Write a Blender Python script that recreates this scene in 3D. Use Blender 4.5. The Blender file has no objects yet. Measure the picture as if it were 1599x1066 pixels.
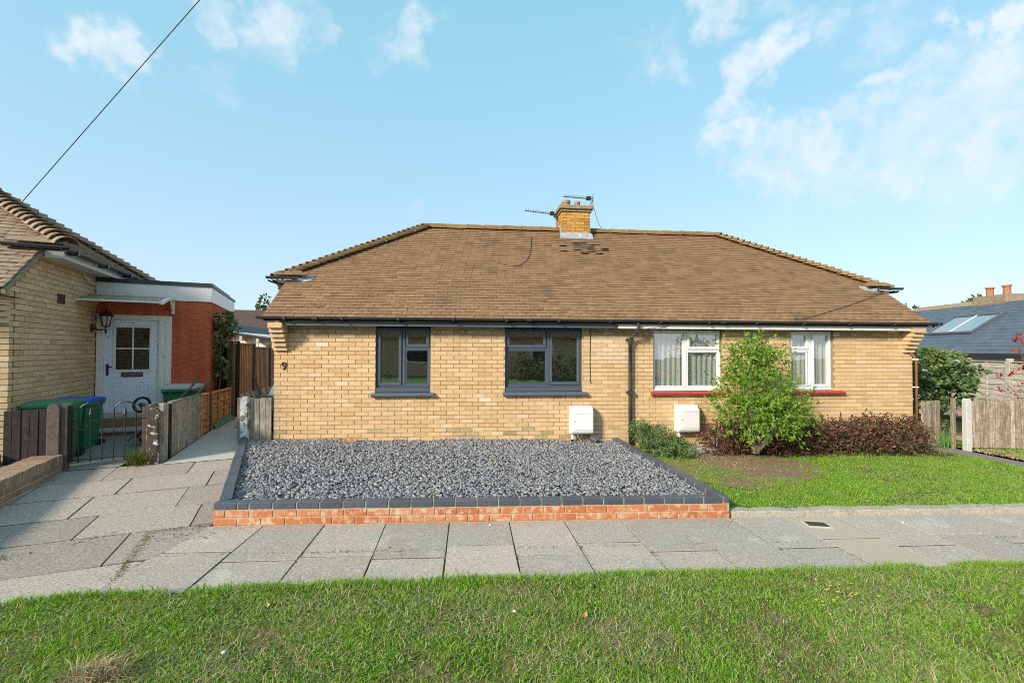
import bpy, bmesh, math, random
import numpy as np
from mathutils import Vector, Matrix, Quaternion

random.seed(11)
rng = np.random.default_rng(11)
S = bpy.context.scene
COL = S.collection
R = math.radians
PI = math.pi

# ------------------------------------------------------------------ camera
CAM_POS = Vector((0.0, 0.0, 1.80))
def cam_axes(yaw=R(5.7728), pitch=R(1.0633), roll=R(0.1859)):
    fwd = Vector((math.sin(yaw)*math.cos(pitch), math.cos(yaw)*math.cos(pitch), math.sin(pitch)))
    r0 = Vector((math.cos(yaw), -math.sin(yaw), 0))
    u0 = r0.cross(fwd)
    rt = r0*math.cos(roll) + u0*math.sin(roll)
    up = -r0*math.sin(roll) + u0*math.cos(roll)
    return rt, up, fwd
RT, UP, FW = cam_axes()
cd = bpy.data.cameras.new('camera')
cam = bpy.data.objects.new('camera', cd)
COL.objects.link(cam)
cd.sensor_width = 36.0
cd.lens = 711.0/1599.0*36.0
cd.clip_end = 600
cd.clip_start = 0.05
cam.matrix_world = Matrix(((RT.x, UP.x, -FW.x, CAM_POS.x), (RT.y, UP.y, -FW.y, CAM_POS.y), (RT.z, UP.z, -FW.z, CAM_POS.z), (0, 0, 0, 1)))
S.camera = cam

# ------------------------------------------------------------------ light and sky
SUN_AZ, SUN_EL = R(50), R(27)           # to the left of the facade normal, low autumn sun
SUN_DIR = Vector((-math.sin(SUN_AZ)*math.cos(SUN_EL), -math.cos(SUN_AZ)*math.cos(SUN_EL), math.sin(SUN_EL)))
sl = bpy.data.lights.new('sun', 'SUN')
sl.energy = 2.6
sl.angle = R(9)
sl.color = (1.0, 0.88, 0.73)
so = bpy.data.objects.new('sun', sl)
COL.objects.link(so)
so.rotation_euler = SUN_DIR.to_track_quat('Z', 'Y').to_euler()
so.location = (-20, -20, 20)

S.view_settings.view_transform = 'Standard'
S.view_settings.look = 'None'
S.view_settings.gamma = 1.0
S.view_settings.use_curve_mapping = False
S.view_settings.exposure = 1.3
SKY_STRENGTH = 0.13
S.cycles.use_denoising = False
S.cycles.filter_width = 1.0
S.cycles.sample_clamp_indirect = 4.0
S.cycles.max_bounces = 6
S.cycles.transparent_max_bounces = 8

W = bpy.data.worlds.new('World')
S.world = W
W.use_nodes = True
nt = W.node_tree
for n in list(nt.nodes): nt.nodes.remove(n)
def wn(t, **kw):
    n = nt.nodes.new(t)
    for k, v in kw.items(): setattr(n, k, v)
    return n
def wl(a, b): nt.links.new(a, b)
def wmath(op, a, b=None, clamp=False):
    n = wn('ShaderNodeMath', operation=op, use_clamp=clamp)
    for i, x in enumerate((a, b)):
        if x is None: continue
        if isinstance(x, (int, float)): n.inputs[i].default_value = x
        else: wl(x, n.inputs[i])
    return n.outputs[0]
sky = wn('ShaderNodeTexSky', sky_type='NISHITA', sun_disc=False)
sky.sun_elevation = SUN_EL
sky.sun_rotation = math.atan2(SUN_DIR.x, SUN_DIR.y)
sky.altitude = 50
sky.air_density = 1.0
sky.dust_density = 1.0
sky.ozone_density = 1.6
tc = wn('ShaderNodeTexCoord')
def sky_dir(x, y):
    return (FW + RT*((x-799.5)/711.0) - UP*((y-533)/711.0)).normalized()
# soft cumulus: (pixel of the photograph -> direction in the sky, radius, weight)
BLOBS = [(150,72,62,.75),(205,78,60,.85),(185,100,45,.6),(325,30,60,.6),(430,42,65,.6),(500,52,40,.35),(640,52,52,.6),(600,70,35,.3),(600,95,30,.3),
         (335,130,50,.3),(1045,98,48,.5),(1000,96,40,.3),(1130,8,55,.7),(1235,10,60,.5),(1160,105,48,.7),(1215,78,48,.85),(1240,62,28,.7),(1145,160,45,.7),(1155,205,55,.7),
         (1200,245,90,.6),(1270,225,85,.7),(1230,275,100,.45),(1330,165,55,.5),(1395,122,40,.65),(1425,110,30,.5),(1480,45,45,.75),(1565,35,60,1.0),
         (1530,120,140,.74),(1440,185,125,.62),(1590,200,150,.70),(1510,280,140,.50),(1400,250,100,.46),(1290,270,110,.5),(1720,140,200,.6),(655,345,40,.3),(1570,195,40,.5),(1390,20,90,.5),(1310,28,60,.5),
         (-300,60,220,.6),(-120,-160,160,.6),(500,-220,150,.5),(900,-300,180,.5),(1900,-100,260,.7),(2200,250,240,.5)]
nz1 = wn('ShaderNodeTexNoise'); nz1.inputs['Scale'].default_value = 16.0; nz1.inputs['Detail'].default_value = 10; nz1.inputs['Roughness'].default_value = .66
wl(tc.outputs['Generated'], nz1.inputs['Vector'])
nz2 = wn('ShaderNodeTexNoise'); nz2.inputs['Scale'].default_value = 3.0; nz2.inputs['Detail'].default_value = 5
wl(tc.outputs['Generated'], nz2.inputs['Vector'])
wrp = wn('ShaderNodeTexNoise'); wrp.inputs['Scale'].default_value = 13.0; wrp.inputs['Detail'].default_value = 7; wrp.inputs['Roughness'].default_value = .6
wl(tc.outputs['Generated'], wrp.inputs['Vector'])
wv = wn('ShaderNodeVectorMath', operation='SUBTRACT'); wl(wrp.outputs['Color'], wv.inputs[0]); wv.inputs[1].default_value = (.5, .5, .5)
wv2 = wn('ShaderNodeVectorMath', operation='MULTIPLY'); wl(wv.outputs[0], wv2.inputs[0]); wv2.inputs[1].default_value = (.20, .20, .14)
wv3 = wn('ShaderNodeVectorMath', operation='ADD'); wl(wv2.outputs[0], wv3.inputs[0]); wl(tc.outputs['Generated'], wv3.inputs[1])
acc = None
for bx, by, br, wt in BLOBS:
    c = sky_dir(bx, by); r = (sky_dir(bx+br, by)-c).length
    d = wn('ShaderNodeVectorMath', operation='DISTANCE')
    wl(wv3.outputs[0], d.inputs[0]); d.inputs[1].default_value = c
    mr = wn('ShaderNodeMapRange', interpolation_type='SMOOTHSTEP')
    mr.inputs['From Min'].default_value = r*1.35; mr.inputs['From Max'].default_value = r*.25
    mr.inputs['To Min'].default_value = 0; mr.inputs['To Max'].default_value = wt
    wl(d.outputs['Value'], mr.inputs['Value'])
    acc = mr.outputs[0] if acc is None else wmath('MAXIMUM', acc, mr.outputs[0])
# scattered unseen cloud behind the camera and overhead, cover raised to brighten the fill
sep = wn('ShaderNodeSeparateXYZ'); wl(tc.outputs['Generated'], sep.inputs[0])
beh = wn('ShaderNodeMapRange'); beh.inputs['From Min'].default_value = .55; beh.inputs['From Max'].default_value = -.1
wl(sep.outputs['Y'], beh.inputs['Value'])
scat = wn('ShaderNodeMapRange'); scat.inputs['From Min'].default_value = .43; scat.inputs['From Max'].default_value = .62
wl(nz2.outputs[0], scat.inputs['Value'])
acc = wmath('MAXIMUM', acc, wmath('MULTIPLY', scat.outputs[0], beh.outputs[0]))
nn = wmath('MULTIPLY', wmath('SUBTRACT', nz1.outputs[0], .5), 1.35)
dens = wmath('ADD', acc, wmath('MULTIPLY', nn, wmath('MINIMUM', wmath('MULTIPLY', acc, 2.4), 1.0)))
al = wn('ShaderNodeMapRange', interpolation_type='SMOOTHSTEP')
al.inputs['From Min'].default_value = .06; al.inputs['From Max'].default_value = 1.15
al.inputs['To Max'].default_value = .82
wl(dens, al.inputs['Value'])
# thin high haze evens the clear sky out: pale at the horizon, light cyan overhead, all the way round
hzr = wn('ShaderNodeValToRGB'); he = hzr.color_ramp.elements
he[0].position = 0; he[0].color = (1.72, 2.25, 2.55, 1); he[1].position = 1; he[1].color = (1.0, 2.20, 2.66, 1)
for p_, c_ in ((.18, (1.62, 2.28, 2.68)), (.42, (1.22, 2.30, 2.74)), (.62, (1.02, 2.24, 2.68))):
    q_ = he.new(p_); q_.color = (*c_, 1)
wl(wmath('MAXIMUM', sep.outputs['Z'], 0.0), hzr.inputs[0])
hzm = wn('ShaderNodeMix'); hzm.data_type = 'RGBA'; hzm.inputs[0].default_value = .76
wl(sky.outputs[0], hzm.inputs[6]); wl(hzr.outputs[0], hzm.inputs[7])
bg1 = wn('ShaderNodeBackground'); bg1.inputs['Strength'].default_value = SKY_STRENGTH
wl(hzm.outputs[2], bg1.inputs['Color'])
bg2 = wn('ShaderNodeBackground'); bg2.inputs['Color'].default_value = (.86, .88, .93, 1); bg2.inputs['Strength'].default_value = .46
mx = wn('ShaderNodeMixShader')
wl(al.outputs[0], mx.inputs[0]); wl(bg1.outputs[0], mx.inputs[1]); wl(bg2.outputs[0], mx.inputs[2])
wo = wn('ShaderNodeOutputWorld'); wl(mx.outputs[0], wo.inputs['Surface'])

# ------------------------------------------------------------------ material helper
def pmat(name, pal, rough=.8, spec=.3, noise=(6, .25), bump=None, stain=None, stain2=None, metal=0.0, transl=0.0, patch=None, detail=6, grain=None, patch2=None):
    m = bpy.data.materials.new(name); m.use_nodes = True
    t = m.node_tree; N = t.nodes; L = t.links
    b = N['Principled BSDF']; out = N['Material Output']
    b.inputs['Roughness'].default_value = rough
    b.inputs['Specular IOR Level'].default_value = spec
    b.inputs['Metallic'].default_value = metal
    geo = N.new('ShaderNodeNewGeometry')
    pos = geo.outputs['Position']
    def nz(scale, det=detail, ro=.6, dist=0.0):
        n = N.new('ShaderNodeTexNoise'); n.inputs['Scale'].default_value = scale; n.inputs['Detail'].default_value = det
        n.inputs['Roughness'].default_value = ro; n.inputs['Distortion'].default_value = dist
        L.new(pos, n.inputs['Vector']); return n.outputs[0]
    def mr(v, a, bb, c, d, smooth=False):
        n = N.new('ShaderNodeMapRange'); n.inputs[1].default_value = a; n.inputs[2].default_value = bb; n.inputs[3].default_value = c; n.inputs[4].default_value = d
        if smooth: n.interpolation_type = 'SMOOTHSTEP'
        L.new(v, n.inputs[0]); return n.outputs[0]
    def mixc(f, a, bb, mode='MIX'):
        n = N.new('ShaderNodeMix'); n.data_type = 'RGBA'; n.blend_type = mode
        for i, x in ((0, f), (6, a), (7, bb)):
            if hasattr(x, 'links') or hasattr(x, 'is_linked'): L.new(x, n.inputs[i])
            elif isinstance(x, (int, float)): n.inputs[i].default_value = x
            else: n.inputs[i].default_value = (*x, 1)
        return n.outputs[2]
    if len(pal) > 1:
        oi = N.new('ShaderNodeObjectInfo')
        a = N.new('ShaderNodeMath'); a.operation = 'ADD'; L.new(oi.outputs['Random'], a.inputs[0]); L.new(geo.outputs['Random Per Island'], a.inputs[1])
        fr = N.new('ShaderNodeMath'); fr.operation = 'FRACT'; L.new(a.outputs[0], fr.inputs[0])
        cr = N.new('ShaderNodeValToRGB'); e = cr.color_ramp.elements
        k = len(pal)
        e[0].position = 0; e[0].color = (*pal[0], 1); e[1].position = 1; e[1].color = (*pal[-1], 1)
        for i in range(1, k-1):
            q = e.new(i/(k-1)); q.color = (*pal[i], 1)
        L.new(fr.outputs[0], cr.inputs[0]); c = cr.outputs[0]
    else:
        rgb = N.new('ShaderNodeRGB'); rgb.outputs[0].default_value = (*pal[0], 1); c = rgb.outputs[0]
    if patch:   # second palette colour in broad natural patches
        col, sc, lo, hi, amt = patch
        c = mixc(mr(nz(sc, 3), lo, hi, 0, amt, True), c, col)
    if patch2:
        col, sc, lo, hi, amt = patch2
        c = mixc(mr(nz(sc, 3), lo, hi, 0, amt, True), c, col)
    if grain:   # streaks along one direction of the piece (object space)
        tcn = N.new('ShaderNodeTexCoord'); vm = N.new('ShaderNodeVectorMath'); vm.operation = 'MULTIPLY'; L.new(tcn.outputs['Object'], vm.inputs[0]); vm.inputs[1].default_value = grain[:3]
        oi2 = N.new('ShaderNodeObjectInfo'); va = N.new('ShaderNodeVectorMath'); va.operation = 'ADD'; L.new(vm.outputs[0], va.inputs[0])
        ms_ = N.new('ShaderNodeMath'); ms_.operation = 'MULTIPLY'; ms_.inputs[1].default_value = 37.0; L.new(oi2.outputs['Random'], ms_.inputs[0]); L.new(ms_.outputs[0], va.inputs[1])
        gn = N.new('ShaderNodeTexNoise'); gn.inputs['Scale'].default_value = 1.0; gn.inputs['Detail'].default_value = 5; L.new(va.outputs[0], gn.inputs['Vector'])
        f = mr(gn.outputs[0], .32, .68, 1-grain[3], 1+grain[3]); g = N.new('ShaderNodeCombineColor')
        for i in range(3): L.new(f, g.inputs[i])
        c = mixc(1.0, c, g.outputs[0], 'MULTIPLY')
    if noise:
        f = mr(nz(noise[0]), .3, .7, 1-noise[1], 1+noise[1])
        g = N.new('ShaderNodeCombineColor')
        for i in range(3): L.new(f, g.inputs[i])
        c = mixc(1.0, c, g.outputs[0], 'MULTIPLY')
    for st in (stain, stain2):
        if st:
            col, sc, lo, hi, amt = st
            c = mixc(mr(nz(sc, 8, .65), lo, hi, 0, amt), c, col)
    L.new(c, b.inputs['Base Color'])
    if bump:
        bp = N.new('ShaderNodeBump'); bp.inputs['Strength'].default_value = bump[1]; bp.inputs['Distance'].default_value = bump[2] if len(bump) > 2 else .01
        L.new(nz(bump[0], 8, .7), bp.inputs['Height']); L.new(bp.outputs[0], b.inputs['Normal'])
    if transl:
        tb = N.new('ShaderNodeBsdfTranslucent'); L.new(c, tb.inputs['Color'])
        ms = N.new('ShaderNodeMixShader'); ms.inputs[0].default_value = transl
        L.new(b.outputs[0], ms.inputs[1]); L.new(tb.outputs[0], ms.inputs[2]); L.new(ms.outputs[0], out.inputs['Surface'])
    return m

M = {}
M['brick'] = pmat('buff_brick', [(0.515,0.346,0.179),(0.575,0.402,0.225),(0.545,0.371,0.200),(0.606,0.447,0.270),(0.495,0.317,0.155),(0.565,0.386,0.210),(0.591,0.417,0.239)], .85, .2, (40, .12), (180, .35, .004), patch=((.44,.325,.19), .9, .48, .68, .45), stain=((.33,.235,.13), 3.5, .60, .74, .4))
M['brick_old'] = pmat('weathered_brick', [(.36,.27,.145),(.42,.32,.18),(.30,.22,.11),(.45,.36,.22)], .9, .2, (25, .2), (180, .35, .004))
M['brick_pale'] = pmat('pale_brick', [(.62,.54,.42)], .85, .2, (30, .1))
M['brick_patch'] = pmat('rubbed_pink_brick', [(.60,.445,.30),(.56,.40,.245),(.63,.50,.36)], .88, .2, (30, .15), (180, .35, .004))
M['mortar'] = pmat('mortar', [(.285,.21,.12)], .95, .1, (30, .2), (200, .4, .004))
M['mortar_dark'] = pmat('mortar_grey', [(.27,.225,.16)], .95, .1, (30, .2))
M['brick_n'] = pmat('sandy_brick', [(0.496,0.372,0.212),(0.543,0.413,0.248),(0.472,0.348,0.195),(0.590,0.460,0.289),(0.437,0.313,0.165)], .88, .2, (40, .12), (180, .35, .004))
M['brick_brown'] = pmat('brown_brick', [(0.276,0.190,0.127),(0.230,0.155,0.103),(0.322,0.230,0.161),(0.196,0.132,0.092)], .9, .15, (30, .25), (120, .5, .006), stain=((.30,.25,.19), 9, .55, .75, .5))
M['mortar_pale'] = pmat('pale_mortar', [(.52,.42,.29)], .95, .1, (30, .2), (200, .4, .004))
M['mortar_bed'] = pmat('sand_mortar', [(.40,.33,.225)], .95, .1, (30, .25), (200, .4, .004))
M['brick_red'] = pmat('red_brick', [(0.414,0.134,0.057),(0.450,0.168,0.075),(0.378,0.118,0.052),(0.468,0.202,0.098)], .85, .2, (40, .15), (160, .4, .004), stain=((.56,.42,.28), 14, .50, .62, .75), stain2=((.58,.45,.31), 4, .52, .68, .6))
M['brick_blue'] = pmat('blue_engineering_brick', [(.062,.072,.095),(.075,.085,.11),(.055,.062,.08),(.07,.08,.10)], .42, .5, (30, .2), (90, .2, .003), stain=((.30,.28,.23), 22, .64, .72, .6))
M['brick_chimney'] = pmat('mustard_chimney_brick', [(.42,.25,.055),(.50,.30,.06),(.34,.17,.05),(.52,.34,.09),(.38,.16,.06)], .9, .2, (30, .25), (120, .5, .006), stain=((.20,.15,.09), 12, .58, .72, .6))
M['mortar_chimney'] = pmat('chimney_mortar', [(.20,.14,.07)], .95, .1, (30, .3))
M['tile'] = pmat('brown_plain_tile', [(0.200,0.116,0.061),(0.231,0.142,0.078),(0.179,0.103,0.057),(0.256,0.159,0.092),(0.213,0.129,0.070),(0.243,0.150,0.085),(0.193,0.120,0.070)], .9, .15, (30, .2), (90, .5, .006), patch=((.17,.115,.07), .9, .52, .66, .45), stain=((.11,.085,.06), 3.0, .60, .72, .45), patch2=((.105,.078,.05), 1.5, .57, .72, .5), stain2=((.33,.28,.18), 16, .66, .74, .6))
M['tile_ridge'] = pmat('ridge_tile_mossy', [(0.203,0.124,0.064),(0.174,0.106,0.052),(0.226,0.144,0.068)], .9, .15, (20, .3), (90, .5, .006), stain=((.26,.20,.06), 12, .5, .68, .6))
M['tile_dark'] = pmat('lifted_tile_dark', [(.06,.05,.04),(.10,.08,.06),(.30,.27,.23)], .9, .2, (20, .3))
M['tile_n'] = pmat('weathered_tile', [(.25,.18,.125),(.29,.215,.155),(.22,.155,.105),(.32,.245,.18)], .9, .15, (30, .2), (90, .5, .006), stain=((.13,.11,.09), 5, .58, .72, .5))
M['felt'] = pmat('roof_underlay', [(.045,.035,.028)], .95, .1, None)
M['lead'] = pmat('lead_flashing', [(0.288,0.302,0.324)], .5, .4, (9, .3), (30, .3, .01), stain=((.62,.62,.62), 14, .52, .7, .7))
M['anth'] = pmat('anthracite_upvc', [(0.068,0.088,0.119)], .38, .45, (20, .06))
M['anth_sill'] = pmat('anthracite_sill', [(0.088,0.109,0.141)], .45, .4, (20, .1))
M['white'] = pmat('white_upvc', [(0.672,0.680,0.689)], .35, .45, (6, .03))
M['white_dirty'] = pmat('white_board', [(0.576,0.576,0.568)], .5, .35, (5, .08), stain=((.45,.42,.36), 9, .6, .8, .4))
M['black'] = pmat('black_plastic', [(.018,.019,.022)], .42, .45, (20, .1))
M['gutter'] = pmat('dark_gutter', [(0.039,0.043,0.049)], .45, .4, (9, .25))
M['pipe'] = pmat('downpipe_paint', [(.045,.045,.045)], .45, .4, (9, .3), stain=((.10,.08,.06), 14, .58, .75, .5))
M['iron'] = pmat('black_iron', [(.012,.012,.013)], .45, .5, None)
M['copper'] = pmat('brown_pipe', [(.20,.085,.045)], .6, .3, (15, .2))
M['redsill'] = pmat('red_sill_paint', [(.36,.045,.04)], .5, .35, (12, .2), stain=((.22,.05,.04), 12, .55, .7, .6))
M['wood_grey'] = pmat('silvered_timber', [(0.312,0.270,0.216),(0.372,0.330,0.270),(0.264,0.222,0.174),(0.408,0.360,0.300)], .9, .15, (12, .25), (60, .5, .006), stain=((.12,.10,.08), 8, .56, .75, .6), grain=(60, 60, 4, .35))
M['wood_orange'] = pmat('orange_larch_timber', [(0.520,0.234,0.085),(0.598,0.299,0.117),(0.455,0.195,0.072),(0.650,0.351,0.156)], .85, .2, (14, .3), (50, .5, .006), stain=((.20,.09,.04), 6, .55, .72, .5), grain=(6, 60, 60, .35))
M['wood_brown'] = pmat('brown_stained_timber', [(0.419,0.225,0.116),(0.480,0.264,0.139),(0.357,0.186,0.101),(0.527,0.310,0.171)], .88, .2, (14, .28), (50, .5, .006), grain=(60, 60, 3, .3))
M['wood_dark'] = pmat('dark_stained_timber', [(.030,.023,.022),(.040,.031,.029),(.024,.019,.018)], .8, .25, (14, .3), (60, .4, .005), stain=((.12,.10,.09), 10, .62, .75, .5), grain=(60, 60, 4, .3))
M['wood_post'] = pmat('brown_post_timber', [(.10,.075,.06)], .9, .2, (14, .3), (60, .4, .005))
M['wood_old'] = pmat('mossy_old_timber', [(0.263,0.213,0.156),(0.325,0.269,0.206),(0.213,0.169,0.125),(0.375,0.319,0.250),(0.288,0.200,0.144)], .92, .12, (20, .3), (60, .6, .006), stain=((.10,.085,.06), 7, .52, .72, .6), grain=(60, 60, 4, .45))
M['wood_pale'] = pmat('pale_weathered_panel', [(.36,.325,.27),(.40,.365,.31),(.32,.285,.235),(.43,.395,.335)], .9, .12, (9, .12), None, grain=(2.2, 40, 55, .38))
M['post_peel'] = pmat('peeling_painted_concrete', [(.085,.062,.05)], .85, .2, (20, .25), (60, .5, .008), stain=((.66,.64,.60), 11, .545, .575, .95))
M['post_peel2'] = pmat('peeling_white_post', [(.22,.19,.16)], .85, .2, (20, .25), (60, .5, .008), stain=((.72,.70,.67), 8, .46, .50, .95))
M['post_conc'] = pmat('painted_brown_post', [(.125,.10,.088)], .85, .2, (20, .3), (60, .5, .006), stain=((.42,.40,.37), 22, .66, .70, .8))
M['post_white'] = pmat('white_painted_post', [(0.461,0.454,0.435)], .8, .2, (12, .12), (60, .4, .005), stain=((.4,.36,.3), 13, .62, .72, .7))
M['slab'] = pmat('concrete_paving', [(0.330,0.283,0.240),(0.413,0.352,0.296),(0.369,0.319,0.273),(0.451,0.383,0.321),(0.391,0.335,0.286),(0.314,0.273,0.235),(0.429,0.371,0.316)], .92, .15, (70, .38), (220, .6, .005), patch=((.33,.32,.29), 1.1, .44, .64, .7), patch2=((.50,.465,.39), 2.3, .56, .74, .6), stain=((.55,.52,.46), 30, .57, .66, .65), stain2=((.15,.14,.12), 38, .57, .67, .65))
M['slab_warm'] = pmat('buff_concrete_slab', [(0.408,0.356,0.285)], .92, .15, (120, .18), (220, .6, .005))
M['slab_left'] = pmat('grey_concrete_paving', [(0.288,0.252,0.219),(0.369,0.321,0.277),(0.325,0.283,0.245),(0.396,0.345,0.296),(0.270,0.239,0.210),(0.352,0.309,0.267)], .92, .15, (60, .42), (220, .6, .005), stain=((.48,.46,.41), 28, .57, .67, .6), stain2=((.13,.125,.11), 34, .57, .67, .65))
M['joint'] = pmat('joint_soil', [(.06,.052,.036)], .97, .1, (30, .4), stain=((.12,.15,.035), 4, .54, .62, .75))
M['concrete'] = pmat('pale_concrete', [(.42,.40,.36)], .9, .15, (40, .12), (120, .3, .004), stain=((.30,.28,.25), 4, .55, .75, .4))
M['concrete_kerb'] = pmat('rough_kerb_concrete', [(.38,.345,.285)], .95, .12, (30, .25), (60, .9, .015), stain=((.56,.54,.48), 24, .6, .7, .6), stain2=((.19,.17,.13), 6, .55, .72, .5))
M['concrete_dark'] = pmat('dark_yard_concrete', [(.22,.215,.20)], .95, .12, (30, .2), (100, .4, .005), stain=((.12,.115,.10), 4, .5, .7, .5))
M['tarmac'] = pmat('dark_path_asphalt', [(.20,.185,.165)], .95, .15, (120, .3), (200, .6, .006))
M['asphalt'] = pmat('road_asphalt', [(.055,.055,.055)], .9, .2, (100, .3), (200, .5, .006))
M['soil'] = pmat('lawn_soil', [(.20,.145,.085)], .97, .1, (14, .35), (60, .8, .02), patch=((.075,.10,.025), 3.0, .42, .6, .8))
M['bare_soil'] = pmat('bare_dry_soil', [(.23,.155,.095)], .97, .1, (25, .35), (70, .9, .02), stain=((.33,.26,.16), 20, .55, .7, .6))
M['bed_soil'] = pmat('bed_soil', [(.075,.05,.034)], .97, .1, (25, .4), (70, .9, .02))
M['gravel_base'] = pmat('gravel_bed_base', [(.085,.088,.098)], .95, .15, (60, .4), (80, .8, .02))
M['slate_chip'] = pmat('blue_slate_chip', [(0.168,0.174,0.196),(0.218,0.226,0.250),(0.129,0.135,0.153),(0.263,0.270,0.296),(0.185,0.194,0.218),(0.146,0.148,0.158),(0.319,0.322,0.338),(0.202,0.207,0.229),(0.162,0.172,0.196),(0.403,0.354,0.281),(0.230,0.223,0.213)], .62, .35, (60, .2), (120, .3, .003))
M['plum_chip'] = pmat('plum_slate_chip', [(.13,.125,.17),(.19,.185,.235),(.10,.095,.13),(.24,.235,.28),(.155,.14,.18)], .65, .35, (60, .2))
M['grass'] = pmat('grass_blade', [(0.126,0.262,0.019),(0.191,0.365,0.026),(0.245,0.440,0.035),(0.155,0.309,0.021),(0.316,0.495,0.054),(0.209,0.386,0.029),(0.389,0.509,0.072)], .65, .12, None, transl=.4, patch=((.27,.30,.09), 1.7, .52, .68, .4), patch2=((.040,.120,.014), 2.6, .54, .70, .35))
M['straw'] = pmat('dry_grass', [(.40,.33,.19),(.47,.40,.25),(.33,.26,.14),(.36,.31,.16)], .8, .2, None, transl=.2)
M['clover'] = pmat('low_weeds', [(0.129,0.272,0.057),(0.172,0.329,0.079),(0.114,0.229,0.072)], .6, .3, None, transl=.3)
M['moss'] = pmat('joint_moss', [(.12,.17,.02),(.16,.21,.035),(.09,.12,.02),(.17,.15,.05)], .9, .1, None, transl=.2)
M['bushleaf'] = pmat('lime_bush_leaf', [(0.100,0.217,0.019),(0.153,0.297,0.032),(0.206,0.360,0.042),(0.118,0.249,0.023),(0.248,0.392,0.058),(0.171,0.318,0.037),(0.136,0.270,0.027),(0.189,0.329,0.038),(0.425,0.382,0.063)], .5, .4, None, transl=.4)
M['shrubleaf'] = pmat('dark_shrub_leaf', [(0.074,0.142,0.041),(0.108,0.196,0.054),(0.149,0.243,0.074),(0.088,0.162,0.061),(0.189,0.176,0.074),(0.121,0.216,0.068)], .45, .4, None, transl=.25)
M['hedgeleaf'] = pmat('bronze_hedge_leaf', [(.125,.035,.030),(.175,.062,.045),(.07,.07,.030),(.22,.105,.075),(.06,.095,.032),(.14,.10,.05),(.105,.028,.026),(.15,.05,.04),(.09,.085,.04)], .55, .35, None, transl=.2)
M['ivyleaf'] = pmat('ivy_leaf', [(0.047,0.101,0.030),(0.068,0.135,0.041),(0.095,0.169,0.047),(0.054,0.115,0.041),(0.162,0.209,0.054)], .35, .5, None, transl=.15)
M['ivytop'] = pmat('ivy_flower_leaf', [(0.163,0.219,0.050),(0.213,0.250,0.069),(0.112,0.175,0.037)], .5, .4, None, transl=.25)
M['redleaf'] = pmat('red_autumn_leaf', [(.40,.025,.03),(.50,.05,.04),(.33,.02,.03),(.45,.10,.06)], .5, .4, None, transl=.35)
M['treeleaf'] = pmat('far_tree_leaf', [(.05,.085,.02),(.07,.11,.03),(.10,.13,.035)], .6, .3, None, transl=.25)
M['yellowleaf'] = pmat('yellow_tree_leaf', [(.36,.26,.05),(.30,.22,.05),(.24,.20,.05)], .6, .3, None, transl=.25)
M['bark'] = pmat('bark', [(.17,.12,.085)], .95, .1, (30, .3), (60, .7, .01))
M['twig'] = pmat('twig', [(.30,.24,.19)], .95, .1, (30, .3))
M['bin_green'] = pmat('green_bin_plastic', [(0.025,0.161,0.077)], .42, .45, (8, .12), stain=((.10,.15,.11), 5, .6, .8, .35))
M['bin_lid'] = pmat('faded_green_lid', [(.055,.20,.105)], .45, .4, (8, .15))
M['blue'] = pmat('blue_lid_plastic', [(.025,.11,.60)], .4, .45, (8, .1))
M['lid_grey'] = pmat('pale_lid_plastic', [(.42,.46,.45)], .45, .4, (8, .15))
M['rubber'] = pmat('rubber', [(.015,.015,.015)], .7, .3, None)
M['door'] = pmat('pale_blue_door', [(0.644,0.748,0.877)], .35, .4, (6, .03))
M['render_red'] = pmat('red_render', [(.47,.125,.062)], .9, .15, (20, .12), (60, .3, .01), stain=((.33,.07,.035), 3, .5, .7, .4), grain=(9, 9, 1.1, .16))
M['slate'] = pmat('blue_roof_slate', [(.075,.092,.125),(.085,.105,.14),(.068,.082,.11),(.095,.112,.148)], .5, .4, (6, .12), (60, .25, .004))
M['terracotta'] = pmat('terracotta', [(.33,.145,.085)], .85, .2, (14, .25))
M['pot'] = pmat('weathered_chimney_pot', [(.30,.21,.14)], .9, .2, (14, .3), stain=((.15,.12,.09), 9, .5, .7, .6))
M['flaunch'] = pmat('chimney_mortar_cap', [(.27,.22,.15)], .95, .1, (20, .35), (60, .7, .01), stain=((.12,.10,.07), 9, .5, .7, .6))
M['alu'] = pmat('grey_aluminium', [(.16,.17,.19)], .4, .5, None, metal=.6)
M['aerial'] = pmat('aerial_metal', [(.10,.10,.11)], .5, .5, None, metal=.3)
M['net'] = pmat('net_curtain', [(0.842,0.853,0.864)], .9, .1, None, transl=.35)
M['curtain'] = pmat('grey_curtain', [(.62,.63,.64)], .9, .1, None, transl=.25)
M['plaster'] = pmat('room_plaster', [(0.621,0.567,0.472)], .9, .1, None)
M['vent'] = pmat('brown_air_vent', [(.09,.045,.045)], .7, .3, None)
M['green_board'] = pmat('green_painted_board', [(.075,.155,.09)], .7, .3, (9, .25), stain=((.2,.2,.16), 8, .6, .75, .5))
M['brownroof'] = pmat('far_brown_roof', [(.085,.06,.052)], .9, .15, (9, .2))
M['flower'] = pmat('yellow_flower', [(0.600,0.480,0.024)], .6, .3, None)
M['leaf_dead'] = pmat('dead_leaf', [(.30,.18,.08),(.42,.30,.15),(.36,.13,.06)], .8, .2, None)
M['stone_white'] = pmat('white_pebble', [(.70,.69,.66)], .8, .2, None)
M['grey_steel'] = pmat('worn_steel', [(.11,.095,.09)], .5, .5, None, metal=.3)

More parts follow.
